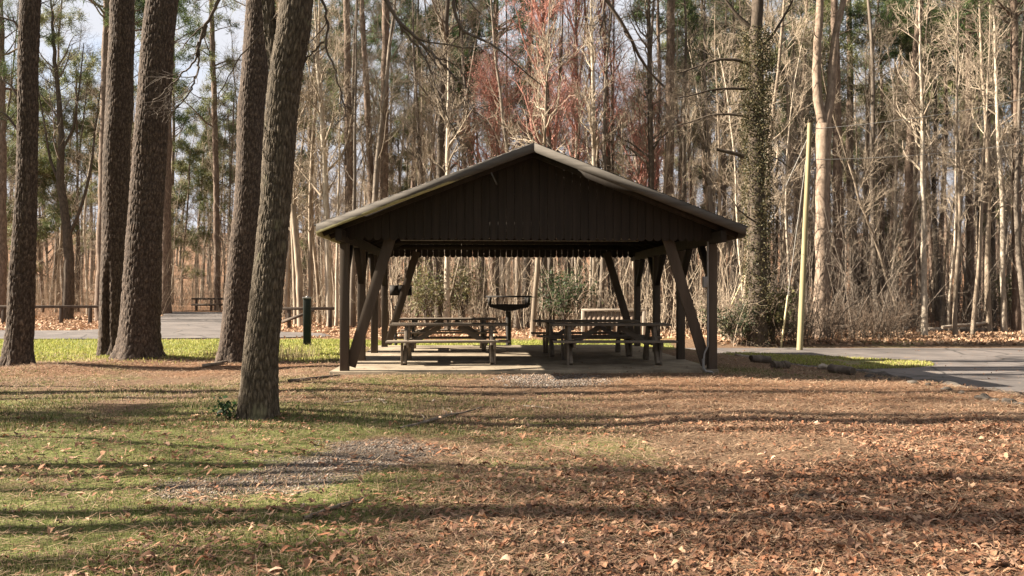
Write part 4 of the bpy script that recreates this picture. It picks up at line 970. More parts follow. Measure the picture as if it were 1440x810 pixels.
mid_tree('pine_tree', 'green-crowned pine left of the dark right-edge pine', [(1366, 10, 447), (1364, 9, 300), (1362, 8, 130), (1361, 7, 0)], 34, 'pine_mid', 19.5, 'pine', 24, kw=K(t0=.6, nb=40, L=3.2))
mid_tree('slender_tree', 'pale trunk with curving limb seen under the rear of the shelter roof', [(628, 8, 455), (629, 7, 360), (630, 6, 200)], 30, 'pale_bark', 11, 'bare', 25, kw=K(n1=20, L=1.8, t0=.5))
mid_tree('slender_tree', 'lit leaning trunk right of the black tray grill', [(748, 8, 464), (754, 7, 400), (758, 7, 340), (765, 5, 220)], 27, 'tan_bark', 12, 'bare', 26, kw=K(n1=24, L=2.2, t0=.4))
mid_tree('hardwood_tree', 'bare lit trunk close left of the shelter eave', [(464, 10, 455), (461, 9, 350), (455, 8, 200), (447, 6, 100)], 33, 'pale_bark', 14, 'bare', 27, kw=K(n1=24, L=2.4, t0=.4))
mid_tree('hardwood_tree', 'leaning bare trunk between the green post and forked tree', [(424, 10, 455), (420, 9, 380), (412, 8, 280), (400, 6, 150)], 33, 'tan_bark', 14, 'bare', 28, kw=K(n1=24, L=2.6, t0=.35))

# ------------------------------------------------------------------ the woods: many bare trees and pines
def proto_bare(seed, H, r0, n1, t0, L, ang, trunkmat, twig, n3=5, curve=.05):
    r = np.random.default_rng(seed)
    P, R = trunk_ext((0, 0, -.3), (r.normal()*.04, r.normal()*.04, 1), H, r0, .015, r, 16, curve*.6)
    R = R*(1+.3*np.exp(-np.arange(16)/.7))
    tm = MB(); v, f = tube_batch(P[None], R[None], 8); tm.add(v, f)
    w, _ = bare_crown(P, R, r, int(n1*.85), t0, L*.9, ang, 7, n3+1, rmin=.0062, l1ratio=.28)
    t = empty('bare_tree', (0, 0, 0)); tm.build('trunk', M[trunkmat], t, smooth=True); w.build('crown', M[twig], t)
    return t
def proto_pine(seed, H, r0, t0, L, cols, nb=32, size=.5):
    r = np.random.default_rng(seed)
    P, R = trunk_ext((0, 0, -.3), (r.normal()*.02, 0, 1), H, r0, .04, r, 16, .02)
    tm = MB(); v, f = tube_batch(P[None], R[None], 9); tm.add(v, f)
    w, n = pine_crown(P, R, r, t0, nb, L, cols, 12, size=size, n=22, w=.035)
    t = empty('pine_tree', (0, 0, 0)); tm.build('trunk', M['pine_mid'], t, smooth=True); w.build('crown', M['grey_bark'], t); n.build('needles', M['needles'], t)
    return t
bare_protos = [proto_bare(100, 15, .10, 30, .2, 2.6, .7, 'tan_bark', 'twig'), proto_bare(101, 17, .12, 30, .3, 3.0, .65, 'grey_bark', 'grey_twig'),
               proto_bare(102, 12, .07, 26, .2, 2.0, .7, 'tan_bark', 'twig'), proto_bare(103, 18, .15, 32, .35, 3.2, .7, 'grey_bark', 'grey_twig'),
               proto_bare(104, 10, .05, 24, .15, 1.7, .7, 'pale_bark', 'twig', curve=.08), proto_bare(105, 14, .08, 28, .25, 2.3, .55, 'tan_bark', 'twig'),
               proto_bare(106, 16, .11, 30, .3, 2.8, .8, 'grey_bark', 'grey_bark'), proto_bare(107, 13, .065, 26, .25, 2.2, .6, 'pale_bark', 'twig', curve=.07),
               proto_bare(108, 11, .06, 28, .12, 2.0, .75, 'tan_bark', 'twig', curve=.09), proto_bare(109, 19, .13, 32, .3, 3.0, .6, 'grey_bark', 'grey_twig')]
pine_protos = [proto_pine(200, 24, .2, .62, 3.0, PINE_C), proto_pine(201, 22, .17, .55, 2.8, PINE_C), proto_pine(202, 19, .15, .5, 2.6, PALE_PINE_C), proto_pine(203, 26, .22, .66, 3.2, PINE_C)]
pale_tall = proto_pine(206, 23, .17, .5, 2.6, PALE_PINE_C)
young_protos = [proto_pine(204, 14, .10, .3, 2.3, PALE_PINE_C, 40, .4), proto_pine(205, 11, .08, .2, 2.0, PALE_PINE_C, 40, .4)]
zones = [  # px range, front edge, depth, number, label, group
    (-60, 330, 41, 34, 34, 'bare tree in the open woods beyond the left rail and side road', 'bare trees beyond the left road'),
    (330, 480, 34, 34, 25, 'bare tree in the woods between the leaning pine and the shelter', 'bare trees left of the shelter'),
    (470, 760, 31, 30, 42, 'slender bare tree in the woods behind the left half of the shelter', 'bare trees behind the left half of the shelter'),
    (740, 1030, 30, 30, 42, 'slender bare tree in the woods behind the right half of the shelter', 'bare trees behind the right half of the shelter'),
    (1015, 1150, 25, 30, 32, 'bare tree in the dark thicket left of the wooden pole', 'bare trees left of the wooden pole'),
    (1130, 1520, 27, 32, 62, 'slender bare tree in the dense woods right of the wooden pole', 'bare trees right of the wooden pole')]
used = set()
def place(proto, x, y, rz, s, label, group, cat='tree'):
    t = proto if proto not in used else copy_tree(proto)
    used.add(proto)
    t.location = (x, y, gz(x, y)); t.rotation_euler = (0, 0, rz); t.scale = (s*random.uniform(.9, 1.1),)*2+(s,)
    t['label'] = label; t['group'] = group; t['category'] = cat
    return t
order = list(range(len(bare_protos)))
for zi, (p0, p1, e, dep, n, lab, grp) in enumerate(zones):
    i = 0; tries = 0
    while i < n and tries < 2000:
        tries += 1
        px = p0+(p1-p0)*((i+random.random())/n); d = e+dep*random.random()**1.4
        if 1122 < px < 1208 and d < 33: d += 9
        x = at(px, 0, d)[0]
        if in_poly(np.array([x]), np.array([d]), ROAD_L)[0] or (200 < px < 330 and d < 52 and random.random() < .9 and 222 < px < 322): 
            if tries % 5 == 0: i += 1
            continue
        place(bare_protos[random.choice(order)], x, d, random.random()*6.28, random.uniform(.8, 1.2), lab, grp); i += 1
pz = [(-60, 330, 46, 40, 9, 'tall pine in the woods beyond the left road', 'pines beyond the left road'),
      (330, 760, 40, 40, 15, 'tall pine in the woods behind the left of the shelter', 'pines behind the left of the shelter'),
      (870, 1080, 36, 40, 10, 'tall pine in the woods behind the right roof slope', 'pines behind the right roof slope'),
      (1090, 1520, 34, 40, 20, 'tall pine in the woods right of the wooden pole', 'pines right of the wooden pole')]
for p0, p1, e, dep, n, lab, grp in pz:
    for i in range(n):
        px = p0+(p1-p0)*((i+random.random())/n); d = e+dep*random.random()
        x = at(px, 0, d)[0]
        if in_poly(np.array([x]), np.array([d]), ROAD_L)[0]: d += 12; x = at(px, 0, d)[0]
        place(random.choice(pine_protos[1:3]+[pale_tall] if p1 < 400 else pine_protos), x, d, random.random()*6.28, random.uniform(.85, 1.1), lab, grp)
for i in range(11):
    px = [8, 60, 110, 150, 255, 320, 410, 560, 1010, 1240, 1390][i]; d = random.uniform(46, 62) if px < 500 else random.uniform(42, 55); x = at(px, 0, d)[0]
    if in_poly(np.array([x]), np.array([d]), ROAD_L)[0]: d += 8; x = at(px, 0, d)[0]
    left = px < 500
    place(random.choice(young_protos), x, d, random.random()*6, random.uniform(.9, 1.25), 'young pale green pine among bare trees beyond the left road' if left else 'young pale green pine deep in the woods from the shelter rightward',
          'young pines beyond the left road' if left else 'young pines deep in the woods')

for px, d, s in ((575, 46, .84), (655, 50, .9), (742, 47, .86), (975, 40, .74), (1018, 44, .78), (1098, 38, .72), (1128, 46, .8), (1212, 38, .72), (1250, 44, .8), (1322, 40, .74), (1345, 47, .82), (1395, 37, .7), (1440, 42, .76)):
    x = at(px, 0, d)[0]; lft = px < 800
    place(random.choice(pine_protos[:2]+[pine_protos[3]]), x, d, random.random()*6.28, s, 'green-crowned pine topping the bare woods '+('left of the red maples' if lft else 'right of the red maples'), 'green pines left of the red maples' if lft else 'green pines right of the red maples')

# the mass of farther trees and the thicket: one object each
def merge_into(mb, src, x, y, z, rz, s):
    V = src[0]; c, sn = math.cos(rz), math.sin(rz)
    W = np.stack([V[:, 0]*c-V[:, 1]*sn, V[:, 0]*sn+V[:, 1]*c, V[:, 2]], 1)*s+np.array([x, y, z])
    mb.add(W, src[1])
far = MB(); fp = []
for sd, H, r0, L in ((300, 16, .13, 2.8), (301, 19, .16, 3.0), (302, 12, .08, 2.4), (303, 21, .2, 3.4)):
    r = np.random.default_rng(sd); P, R = trunk_ext((0, 0, -.5), (r.normal()*.04, 0, 1), H, r0, .02, r, 10, .04)
    m = MB(); v, f = tube_batch(P[None], R[None], 4); m.add(v, f)
    B, BR = spawn(P[None], R[None], 22, .15, .98, .7, L, 5, up=.1, wander=.16, rmin=.025, rs=r); v, f = tube_batch(B, BR, 3); m.add(v, f)
    S, S_R = spawn(B, BR, 5, .2, 1, .7, L*.45, 4, up=.1, wander=.2, rmin=.018, rs=r); v, f = tube_batch(S, S_R, 3); m.add(v, f)
    T, TR = spawn(S, S_R, 3, .2, 1, .7, L*.22, 2, up=.1, wander=.2, rmin=.014, rs=r); v, f = tube_batch(T, TR, 3); m.add(v, f)
    fp.append((np.vstack(m.v), np.vstack(m.f4)))
for i in range(330):
    px = -150+1740*((i+random.random())/330); d = random.uniform(62, 135); x = at(px, 0, d)[0]
    if px < 420 and random.random() < .5: continue
    merge_into(far, fp[random.randrange(4)], x, d, gz(x, d), random.random()*6.28, random.uniform(.8, 1.25))
tag(far.build('far_woods', M['grey_bark']), kind='stuff')

r = np.random.default_rng(41)
def thicket(n, pxr, e0, e1, h0, h1, name, mat, rad=.010, k=6, twigs=3, pw=1.3):
    px = pxr[0]+(pxr[1]-pxr[0])*r.random(n); edge = e0(px); d = edge+e1*r.random(n)**pw
    x = (px-CX)/F*d; keep = ~in_poly(x, d, ROAD_L); x, d = x[keep], d[keep]; n = len(x)
    z = ground_z(x, d); h = (h0+(h1-h0)*r.random(n)**2)
    P = np.zeros((n, k, 3)); P[:, 0] = np.stack([x, d, z-.05], 1); dv = unit(r.normal(size=(n, 3))*(.22, .22, .02)+np.array([0, 0, 1]))
    for i in range(1, k): P[:, i] = P[:, i-1]+dv*(h/(k-1))[:, None]; dv = unit(dv+r.normal(size=(n, 3))*.17)
    R = (rad*(.6+h/h1))[:, None]*np.linspace(1, .35, k)[None]
    b = MB(); v, f = tube_batch(P, R, 3); b.add(v, f)
    S, SR_ = spawn(P, R, twigs, .2, 1., .7, .9, 4, up=.05, wander=.22, rmin=.006, rs=r); v, f = tube_batch(S, SR_, 3); b.add(v, f)
    T, TR = spawn(S, SR_, 2, .2, 1., .7, .4, 3, up=.05, wander=.22, rmin=.005, rs=r); v, f = tube_batch(T, TR, 3); b.add(v, f)
    tag(b.build(name, M[mat]), kind='stuff')
edge_fn = lambda px: np.interp(px, [-100, 330, 480, 760, 1000, 1030, 1180, 1260, 1300, 1540], [41, 40, 33, 30, 27, 23.2, 23.6, 25, 28.5, 29])
thicket(2400, (-100, 480), edge_fn, 34, 1., 8.5, 'undergrowth', 'twig')
thicket(1900, (470, 1040), edge_fn, 22, .6, 5.5, 'undergrowth', 'twig')
thicket(1500, (1010, 1540), edge_fn, 20, .6, 6., 'undergrowth', 'grey_bark')  # darker stems than elsewhere: shade of the right woods put into the colour
thicket(380, (1005, 1270), edge_fn, 3.5, .4, 1.7, 'undergrowth', 'brush', rad=.007)  # dark brown stands in for the shade low in the right woods

# shrubs at the wood edge
def shrub(px, py, d, w, h, cols, label, n=260, seed=0, leaf=.10, dens=10):
    x = at(px, 0, d)[0]; r = np.random.default_rng(seed); g = empty('shrub', (x, d, gz(x, d)), 0, label, 'shrub')
    k = 26; P = np.zeros((k, 5, 3)); a = r.random(k)*2*PI
    end = np.stack([np.cos(a)*w*.45*r.random(k), np.sin(a)*w*.45*r.random(k), h*(.55+.4*r.random(k))], 1)
    for i in range(5): P[:, i] = end*(i/4)*np.array([i/4, i/4, 1])+r.normal(size=(k, 3))*.04*(i > 0); 
    R = np.full((k, 1), .018)*np.linspace(1, .4, 5)[None]; b = MB(); v, f = tube_batch(P, R, 4); b.add(v, f)
    S, SR_ = spawn(P, R, 5, .3, 1, .8, h*.25, 4, up=.05, rmin=.006, rs=r); v, f = tube_batch(S, SR_, 3); b.add(v, f); b.build('stems', M['grey_bark'], g)
    tips = np.concatenate([S[:, -1], S[:, -2], P[:, -1]]); tips = tips[r.random(len(tips)) < .85]; b = MB(); leaf_cloud(b, tips, dens, h*.06, leaf, r, cols); b.build('leaves', M['leafy'], g)
EVG = np.array([(.045,.07,.028), (.07,.095,.035), (.03,.05,.02)]); OLV = np.array([(.14,.14,.06), (.19,.175,.08), (.10,.11,.045), (.24,.2,.10)])
shrub(792, 0, 29.5, 2.6, 2.5, EVG*.8, 'dark evergreen shrub seen under the middle of the shelter roof', seed=1, dens=8)
shrub(600, 0, 30, 2.2, 2.7, OLV*.8, 'olive green shrub behind the left tables', seed=2, dens=6)
shrub(650, 0, 32, 2.4, 2.8, OLV, 'paler olive shrub deeper in, right of the other olive one', seed=3, dens=6)
shrub(1030, 0, 23.6, 2.4, 1.3, np.array([(.05,.06,.03), (.09,.085,.045), (.03,.04,.02)]), 'low dark shrub at the foot of the ivy-clad tree', seed=4, dens=8, leaf=.08)
shrub(1085, 0, 23.9, 2.0, 1.6, OLV, 'brushy olive shrub between the ivy-clad tree and guy wire', seed=5, dens=8)
shrub(1425, 0, 31, 1.6, 2.2, OLV, 'sparse olive shrub at the foot of the right-edge pines', seed=6, dens=5)

# fallen timber at the edge of the right woods
for i, (a, b_, py, rr, mt, lab) in enumerate([(1248, 1275, 447, .10, 'bleached', 'short bleached log at the left end of the fallen timber'), (1305, 1362, 446, .10, 'bleached', 'long pale fallen log behind the white sinuous trunk'),
        (1290, 1325, 449, .08, 'log', 'dark log lying across the front of the fallen timber'), (1350, 1400, 445, .09, 'log', 'dark fallen log at the right end of the timber'), (1325, 1385, 441, .06, 'bleached', 'thin bleached branch lying on top of the fallen logs')]):
    dd = 29.3-.25*i; p0 = at(a, py, dd); p1 = at(b_, py, dd+.7); z = [gz(p0[0], p0[1])+rr*.8, gz(p1[0], p1[1])+rr*.8]
    if i == 4: z = [z[0]+.2, z[1]+.3]
    b = MB(); rough_tube(b, (p0[0], p0[1], z[0]), (p1[0], p1[1], z[1]), rr, seed=i+60); tag(b.build('fallen_log', M[mt], smooth=True), lab, 'log', 'fallen timber by the right woods')

# ------------------------------------------------------------------ sticks on the lawn
def stick(pix, r0, r1, label, mat, side=0, seed=0):
    rr = np.random.default_rng(seed); C = []
    for px, py in pix: x, dd = base(px, py); C.append((x, dd, gz(x, dd)+r0*.8))
    C = np.array(C); s = np.r_[0, np.cumsum(np.linalg.norm(np.diff(C, axis=0), axis=1))]; tt = np.linspace(0, s[-1], 18)
    P = np.stack([np.interp(tt, s, C[:, i]) for i in range(3)], 1); P[:, :2] += (rr.random((18, 2))-.5)*.025; R = np.linspace(r0, r1, 18)
    b = MB(); v, f = tube_batch(P[None], R[None], 8); b.add(v, f)
    if side:
        S, SR_ = spawn(P[None], R[None], side, .25, .95, .7, .45, 6, up=.02, wander=.2, rmin=.005, rs=rr); S[:, :, 2] = ground_z(S[:, :, 0], S[:, :, 1])+.02+.05*rr.random((len(S), 1))*np.linspace(0, 1, 6); v, f = tube_batch(S, SR_, 5); b.add(v, f)
    tag(b.build('fallen_branch', M[mat], smooth=True), label, 'branch')
stick([(562, 605), (595, 595), (625, 585), (655, 579), (676, 573)], .022, .010, 'forked dead branch lying on the lawn before the shelter', 'grey_bark', 4, 1)
stick([(484, 568), (510, 565), (532, 563), (545, 568)], .012, .006, 'pale crooked twig on the grass right of the forked trunk', 'bleached', 3, 2)
stick([(430, 738), (462, 727), (488, 719), (512, 712)], .017, .011, 'thick dark stick on the gravel patch', 'log', 0, 3)
stick([(1052, 692), (1085, 693), (1118, 692), (1143, 690)], .018, .010, 'dark stick among the dead leaves at the right', 'log', 2, 4)
stick([(858, 602), (872, 597), (886, 592)], .012, .008, 'short dark twig on the lawn before the right-hand tables', 'grey_bark', 2, 5)
stick([(735, 570), (752, 571), (772, 573)], .012, .008, 'short pale stick on the worn gravel before the slab', 'bleached', 0, 6)
stick([(405, 545), (440, 541), (478, 536)], .03, .02, 'weathered branch on the litter left of the slab corner', 'log', 2, 7)
stick([(284, 519), (305, 518), (322, 516)], .04, .03, 'dark log at the foot of the leaning pine', 'log', 0, 8)

# ------------------------------------------------------------------ ground cover: leaves, needles, grass, gravel
r = np.random.default_rng(99)
def scatter(n, dens, d0, d1, pw=1.0, pxr=(-220, 1660)):
    """points over the lawn, kept by a density function of world x, y"""
    out = []
    tot = 0
    while tot < n:
        k = n*2; u = r.random(k); d = d0*(d1/d0)**(u**pw); px = pxr[0]+(pxr[1]-pxr[0])*r.random(k); x = (px-CX)/F*d
        ok = r.random(k) < dens(x, d); P = np.stack([x[ok], d[ok]], 1); out.append(P); tot += len(P)
    return np.vstack(out)[:n]
edge_x = lambda y: np.interp(y, [-12, 5, 11, 13.3, 15, 17, 19.4, 21.2, 24], [8.3, 7.95, 7.6, 7.25, 6.95, 6.3, 5.6, 4.4, 4.4])
def on_slab(x, y):
    u = (x-SX)*math.cos(SR)+(y-SY)*math.sin(SR); v = -(x-SX)*math.sin(SR)+(y-SY)*math.cos(SR); return (np.abs(u+.05) < U+.3) & (v > -.18) & (v < VB+.42)
def leaf_dens(x, y):
    n = fbm(x*.7, y*.7, 61, 3)
    a = .13+.87*sstep(-1.2, 1.8, x+(4.8-y)*.35)*sstep(9.2, 5.4, y-.2*x)+.15*sstep(0, 3, x)
    a = a*(.2+1.4*sstep(.35, .62, n))
    a = a*np.where(in_poly(x, y, ROAD_R), .10, 1)*np.where(on_slab(x, y), .15, 1)
    return np.clip(a, 0.01, 1)
def leaves(name, n, d0, d1, smin, smax, pw):
    P = scatter(n, leaf_dens, d0, d1, pw)
    n = len(P); k = 12
    # oak-like outline: lobes along the midrib, curled
    prof = np.array([(0,-.54), (.09,-.34), (.20,-.22), (.17,-.06), (.27,.10), (.19,.22), (.19,.36), (0,.52), (-.19,.36), (-.19,.22), (-.27,.10), (-.17,-.06), (-.20,-.22), (-.09,-.34)])
    k = len(prof); s = smin+(smax-smin)*r.random(n)**1.9; wd = .4+.8*r.random(n)
    ox = prof[None, :, 0]*s[:, None]*wd[:, None]+r.normal(size=(n, k))*s[:, None]*.02; oy = prof[None, :, 1]*s[:, None]
    curl = r.normal(size=n)*1.7+.7; cup = r.normal(size=n)*1.2
    oz = (curl[:, None]*(ox/s[:, None])**2+cup[:, None]*(oy/s[:, None])**2*.6)*s[:, None]
    L = np.stack([ox, oy, oz], 2); L = np.concatenate([L, np.zeros((n, 1, 3))], 1)
    rz = r.random(n)*2*PI; tx = r.normal(size=n)*.18; ty = r.normal(size=n)*.18
    c, q = np.cos(rz), np.sin(rz)
    z = L[:, :, 2]+L[:, :, 0]*tx[:, None]+L[:, :, 1]*ty[:, None]; x = L[:, :, 0]*c[:, None]-L[:, :, 1]*q[:, None]; y = L[:, :, 0]*q[:, None]+L[:, :, 1]*c[:, None]
    lift = np.where(on_slab(P[:, 0], P[:, 1]), SL, ground_z(P[:, 0], P[:, 1])+np.where(in_poly(P[:, 0], P[:, 1], ROAD_R), .04, 0))
    z = z-z.min(1, keepdims=True)+lift[:, None]+.004+.02*r.random((n, 1))
    V = np.stack([x+P[:, :1], y+P[:, 1:], z], 2).reshape(-1, 3)
    i = np.arange(k); tri = np.stack([i, (i+1) % k, np.full(k, k)], 1); f = (tri[None]+(np.arange(n)*(k+1))[:, None, None]).reshape(-1, 3)
    pal = np.array([(.22,.13,.08), (.17,.10,.062), (.28,.18,.115), (.12,.07,.045), (.36,.26,.18), (.22,.11,.062), (.08,.048,.034), (.19,.125,.088), (.27,.19,.14), (.46,.36,.27)])
    pr = np.array([.18,.18,.13,.13,.06,.1,.08,.08,.04,.02]); C = pal[r.choice(len(pal), n, p=pr/pr.sum())]*(.75+.5*r.random((n, 1)))*(1.12, .96, .88)
    b = MB(); b.add(V, f, np.repeat(C, k+1, 0)); tag(b.build(name, M['fallen']), kind='stuff')
leaves('fallen_leaves', 32000, 3.6, 9.0, .025, .085, 1.0)
leaves('fallen_leaves', 13000, 8., 22, .025, .06, 1.)

def blades(name, n, dens, d0, d1, pw, h0, h1, w, cols, lean=.5, lift=0.):
    P = scatter(n, dens, d0, d1, pw); n = len(P); z = ground_z(P[:, 0], P[:, 1])+lift
    h = h0+(h1-h0)*r.random(n)**1.5; a = r.random(n)*2*PI; ld = lean*(.3+r.random(n))
    dx, dy = np.cos(a), np.sin(a); a2 = r.random(n)*2*PI; sx, sy = np.cos(a2)*w*.5, np.sin(a2)*w*.5
    b0 = np.stack([P[:, 0], P[:, 1], z-.005], 1); off = np.stack([sx, sy, np.zeros(n)], 1)
    m = b0+np.stack([dx*ld*h*.35, dy*ld*h*.35, h*.65], 1); t = b0+np.stack([dx*ld*h, dy*ld*h, h*(1-.25*ld)], 1)
    V = np.stack([b0-off, b0+off, m+off*.7, m-off*.7, t], 1).reshape(-1, 3); i = np.arange(n)[:, None]*5
    C = cols(P[:, 0], P[:, 1], n); C = np.repeat(C, 5, 0)
    b = MB(); b.add(V, i+np.array([[0, 1, 2, 3]]), C); k = b.n; b.v.append(np.zeros((0, 3))); b.f3.append(i+np.array([[3, 2, 4]])); tag(b.build(name, M['blade']), kind='stuff')
def grass_dens(x, y):
    g = masks(x, y)[0]; gv = masks(x, y)[1]; n = fbm(x*1.3, y*1.3, 71, 3)
    return np.clip((g*1.3-.25)*(.35+1.2*sstep(.4, .62, n)), 0.02, 1)*np.where(in_poly(x, y, ROAD_R) | on_slab(x, y), 0, 1)*np.clip(1-gv*.85, .15, 1)
GR = np.array([(.095,.125,.03), (.13,.155,.042), (.17,.175,.057), (.07,.098,.027)]); DRY = np.array([(.30,.24,.13), (.24,.185,.10), (.36,.30,.175), (.19,.145,.085)])
def gcols(dry):
    def fn(x, y, n):
        g = masks(x, y)[0]; p = np.clip(dry-.45*(g-.5), .1, .95); pick = r.random(n) < p
        return np.where(pick[:, None], DRY[r.integers(0, 4, n)], GR[r.integers(0, 4, n)])*(.7+.35*r.random((n, 1)))
    return fn
blades('grass', 75000, grass_dens, 3.6, 9, 1.1, .012, .05, .0045, gcols(.62))
blades('grass', 60000, grass_dens, 8, 17, 1., .02, .06, .009, gcols(.55))
def mead_dens(x, y): return np.where(((x < -3.6) & (y > 15.5) & (y < 25.) | (y > 20.6) & (y < 25.) & (x < 4.6)) & ~on_slab(x, y), 1., 0.)*grass_dens(x, y)
LUSH = np.array([(.28,.30,.06), (.34,.33,.085), (.40,.37,.13), (.22,.25,.055)])
blades('grass', 55000, mead_dens, 14, 25.2, 1., .03, .10, .018, lambda x, y, n: LUSH[r.integers(0, 4, n)]*(.8+.4*r.random((n, 1))))
isl = lambda x, y: in_poly(x, y, ISLAND)*sstep(.30, .46, fbm(x*1.3, y*1.3, 81, 4)+.05)
blades('grass', 15000, isl, 15.8, 20.7, 1., .02, .075, .014, lambda x, y, n: np.where((r.random(n) < .3)[:, None], DRY[r.integers(0, 4, n)], LUSH[r.integers(0, 4, n)])*(.75+.4*r.random((n, 1))), lift=.035)
# dry tall stems standing along the meadow edge and wood edge
blades('dry_grass', 900, lambda x, y: ((x < -4.4) & (x > -6.6) & (y > 16) & (y < 18))*1., 15, 19, 1., .15, .5, .008, lambda x, y, n: DRY[r.integers(0, 4, n)]*1.2, .5)

def straw(n, d0, d1, pw):
    P = scatter(n, lambda x, y: np.clip(masks(x, y)[2]*1.5-.3, .04, 1)*np.where(in_poly(x, y, ROAD_R) | on_slab(x, y), .03, 1), d0, d1, pw); n = len(P)
    a = r.random(n)*2*PI; L = .06+.09*r.random(n); w = .0012+.0011*P[:, 1]/8; z = ground_z(P[:, 0], P[:, 1])+.004+.025*r.random(n)
    d = np.stack([np.cos(a), np.sin(a), r.normal(size=n)*.15], 1)*L[:, None]; sd = np.stack([-np.sin(a), np.cos(a), np.zeros(n)], 1)*w[:, None]
    c = np.c_[P, z]; V = np.stack([c-sd, c+sd, c+d+sd, c+d-sd], 1).reshape(-1, 3)
    pal = np.array([(.20,.12,.072), (.27,.17,.105), (.14,.085,.055), (.34,.24,.155)]); C = pal[r.integers(0, 4, n)]*(.8+.4*r.random((n, 1)))
    b = MB(); b.add(V, np.arange(n*4).reshape(-1, 4), np.repeat(C, 4, 0)); tag(b.build('pine_straw', M['straw']), kind='stuff')
straw(70000, 3.6, 10, 1.); straw(60000, 9, 20, .9)

def gravel(n, d0, d1, smin, smax, pw=1.):
    P = scatter(n, lambda x, y: np.clip(masks(x, y)[1]*1.8-.45, 0, 1)+.004, d0, d1, pw, (-150, 1100)); n = len(P)
    o = np.array([(1,0,0), (-1,0,0), (0,1,0), (0,-1,0), (0,0,1), (0,0,-1.)]); s = smin+(smax-smin)*r.random((n, 1, 1))**2
    V = o[None]*s*(.6+.6*r.random((n, 6, 1)))*(1, 1, .7)+r.normal(size=(n, 6, 3))*s*.15; V[:, :, :2] += P[:, None]; V[:, :, 2] += (ground_z(P[:, 0], P[:, 1])+.002)[:, None]
    t = np.array([(0,2,4), (2,1,4), (1,3,4), (3,0,4), (2,0,5), (1,2,5), (3,1,5), (0,3,5)]); f = (t[None]+(np.arange(n)*6)[:, None, None]).reshape(-1, 3)
    pal = np.array([(.16,.136,.115), (.115,.095,.08), (.26,.228,.20), (.075,.06,.05), (.17,.125,.09)]); C = pal[r.integers(0, 5, n)]*(.8+.4*r.random((n, 1)))
    b = MB(); b.add(V.reshape(-1, 3), f, np.repeat(C, 6, 0)); tag(b.build('gravel', M['pebble']), kind='stuff')
gravel(5500, 4.6, 9.5, .004, .016); gravel(3500, 10.5, 13.4, .010, .024)
# leaf litter under the woods' edge
def litter(n, pxr, d0, d1):
    px = pxr[0]+(pxr[1]-pxr[0])*r.random(n); d = d0+(d1-d0)*r.random(n); x = (px-CX)/F*d; ok = ~in_poly(x, d, ROAD_L) & ~in_poly(x, d, ROAD_R); x, d = x[ok], d[ok]; n = len(x)
    b = MB(); pal = np.array([(.33,.20,.12), (.40,.26,.165), (.26,.15,.09), (.45,.32,.21)]); leaf_cloud(b, np.stack([x, d, ground_z(x, d)+.03], 1), 1, .015, .13, r, pal, 3.); tag(b.build('leaf_litter', M['fallen']), kind='stuff')
litter(26000, (-100, 1010), 25.8, 42); litter(14000, (1000, 1560), 23.4, 32)

# ------------------------------------------------------------------ trees standing left of the view, whose shade falls across the lawn
def shade_tree(x, y, proto, s, rz):
    place(proto, x, y, rz, s, 'tall tree left of the lawn whose shade crosses the grass', 'trees left of the lawn')
for i, (x, y, pi, s) in enumerate(SHADE):
    shade_tree(x, y, (pine_protos+young_protos+bare_protos)[pi], s, i*1.3)

# unseen woods behind and beside the viewer, added to block sky light
for i in range(64):
    a = math.radians(-100+280*(i+random.random())/64-40); rr = random.uniform(15, 34)
    x, y = rr*math.sin(a+PI), rr*math.cos(a+PI)-2
    if y > -6 and (x < 19 or y > 6): continue
    place(random.choice(young_protos+pine_protos[1:3]), x, y, random.random()*6, random.uniform(.9, 1.3), 'unseen tree closing the clearing behind the viewer, added to block sky light', 'added trees behind the viewer')

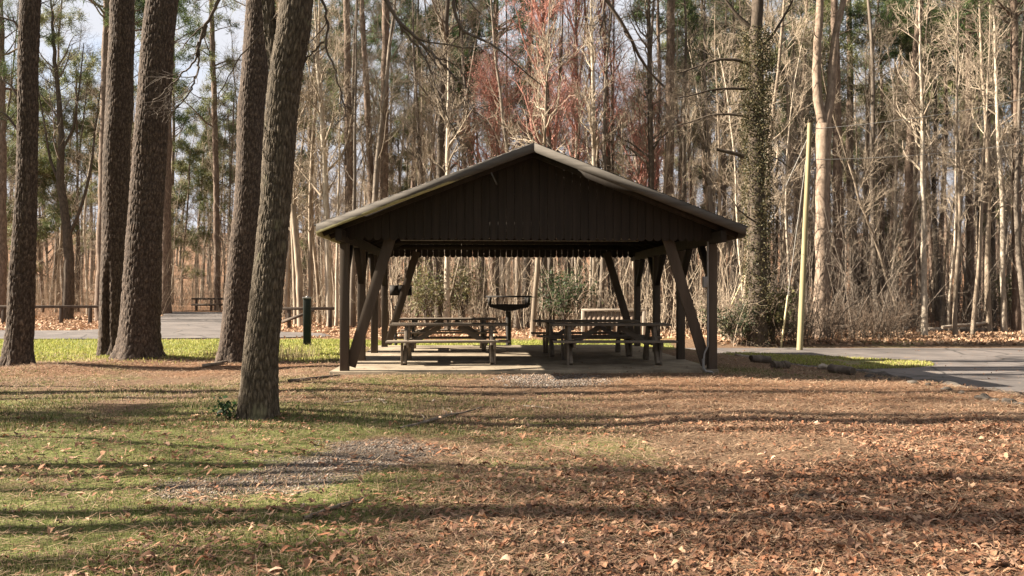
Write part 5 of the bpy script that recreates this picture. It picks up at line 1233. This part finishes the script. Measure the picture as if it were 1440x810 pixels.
for i in range(44):  # unseen trees on the right, added to darken the shaded sides further
    x, y = 19+random.random()*16, -16+38*(i+random.random())/44
    if y > 16 and x < .667*y+9: x += 9
    place(random.choice(young_protos+pine_protos[1:3]), x, y, random.random()*6, random.uniform(.9, 1.3), 'unseen tree beyond the car park, added to block sky light', 'added trees beyond the car park')

# ------------------------------------------------------------------ light, sky, view
w = bpy.data.worlds.new('World'); scene.world = w; w.use_nodes = True; nt = w.node_tree
bg = nt.nodes['Background']; sky = nd(nt, 'ShaderNodeTexSky', sky_type='NISHITA'); sky.sun_disc = False
EL, AZ = math.radians(SUN_EL), math.radians(-90+SUN_BACK)       # azimuth clockwise from +Y
sky.sun_elevation = EL; sky.sun_rotation = AZ; sky.air_density = 1.; sky.dust_density = 1.; sky.ozone_density = 1.
tc = nd(nt, 'ShaderNodeTexCoord'); f = noise_of(nt, tc.outputs['Generated'], 2.6, 6, .6, (1, 1, 2.2)); cl = ramp(nt, f, [(.25, (.25,.25,.25)), (.45, (1,1,1))])
sc = nd(nt, 'ShaderNodeMix', data_type='RGBA'); nt.links.new(cl, sc.inputs[0]); nt.links.new(sky.outputs[0], sc.inputs[6]); sc.inputs[7].default_value = CLOUD
nt.links.new(sc.outputs[2], bg.inputs[0]); bg.inputs[1].default_value = SKY_STR
sl = bpy.data.lights.new('sun', 'SUN'); so = bpy.data.objects.new('sun', sl); COL.objects.link(so)
sl.energy = SUN_STR; sl.angle = math.radians(.5); sl.color = (1, .885, .73)
sv = Vector((math.sin(AZ)*math.cos(EL), math.cos(AZ)*math.cos(EL), math.sin(EL)))
so.rotation_euler = (-sv).to_track_quat('-Z', 'Y').to_euler(); so.location = sv*80
vs = scene.view_settings; vs.view_transform = 'Standard'; vs.look = 'None'; vs.exposure = EXPO; vs.gamma = 1; vs.use_curve_mapping = False
scene.render.engine = 'CYCLES'; cy = scene.cycles; cy.max_bounces = 5; cy.diffuse_bounces = 3; cy.glossy_bounces = 1; cy.transmission_bounces = 2; cy.transparent_max_bounces = 4
cy.caustics_reflective = cy.caustics_refractive = False; cy.use_denoising = True
try: cy.denoiser = 'OPENIMAGEDENOISE'; cy.denoising_prefilter = 'ACCURATE'
except Exception: pass
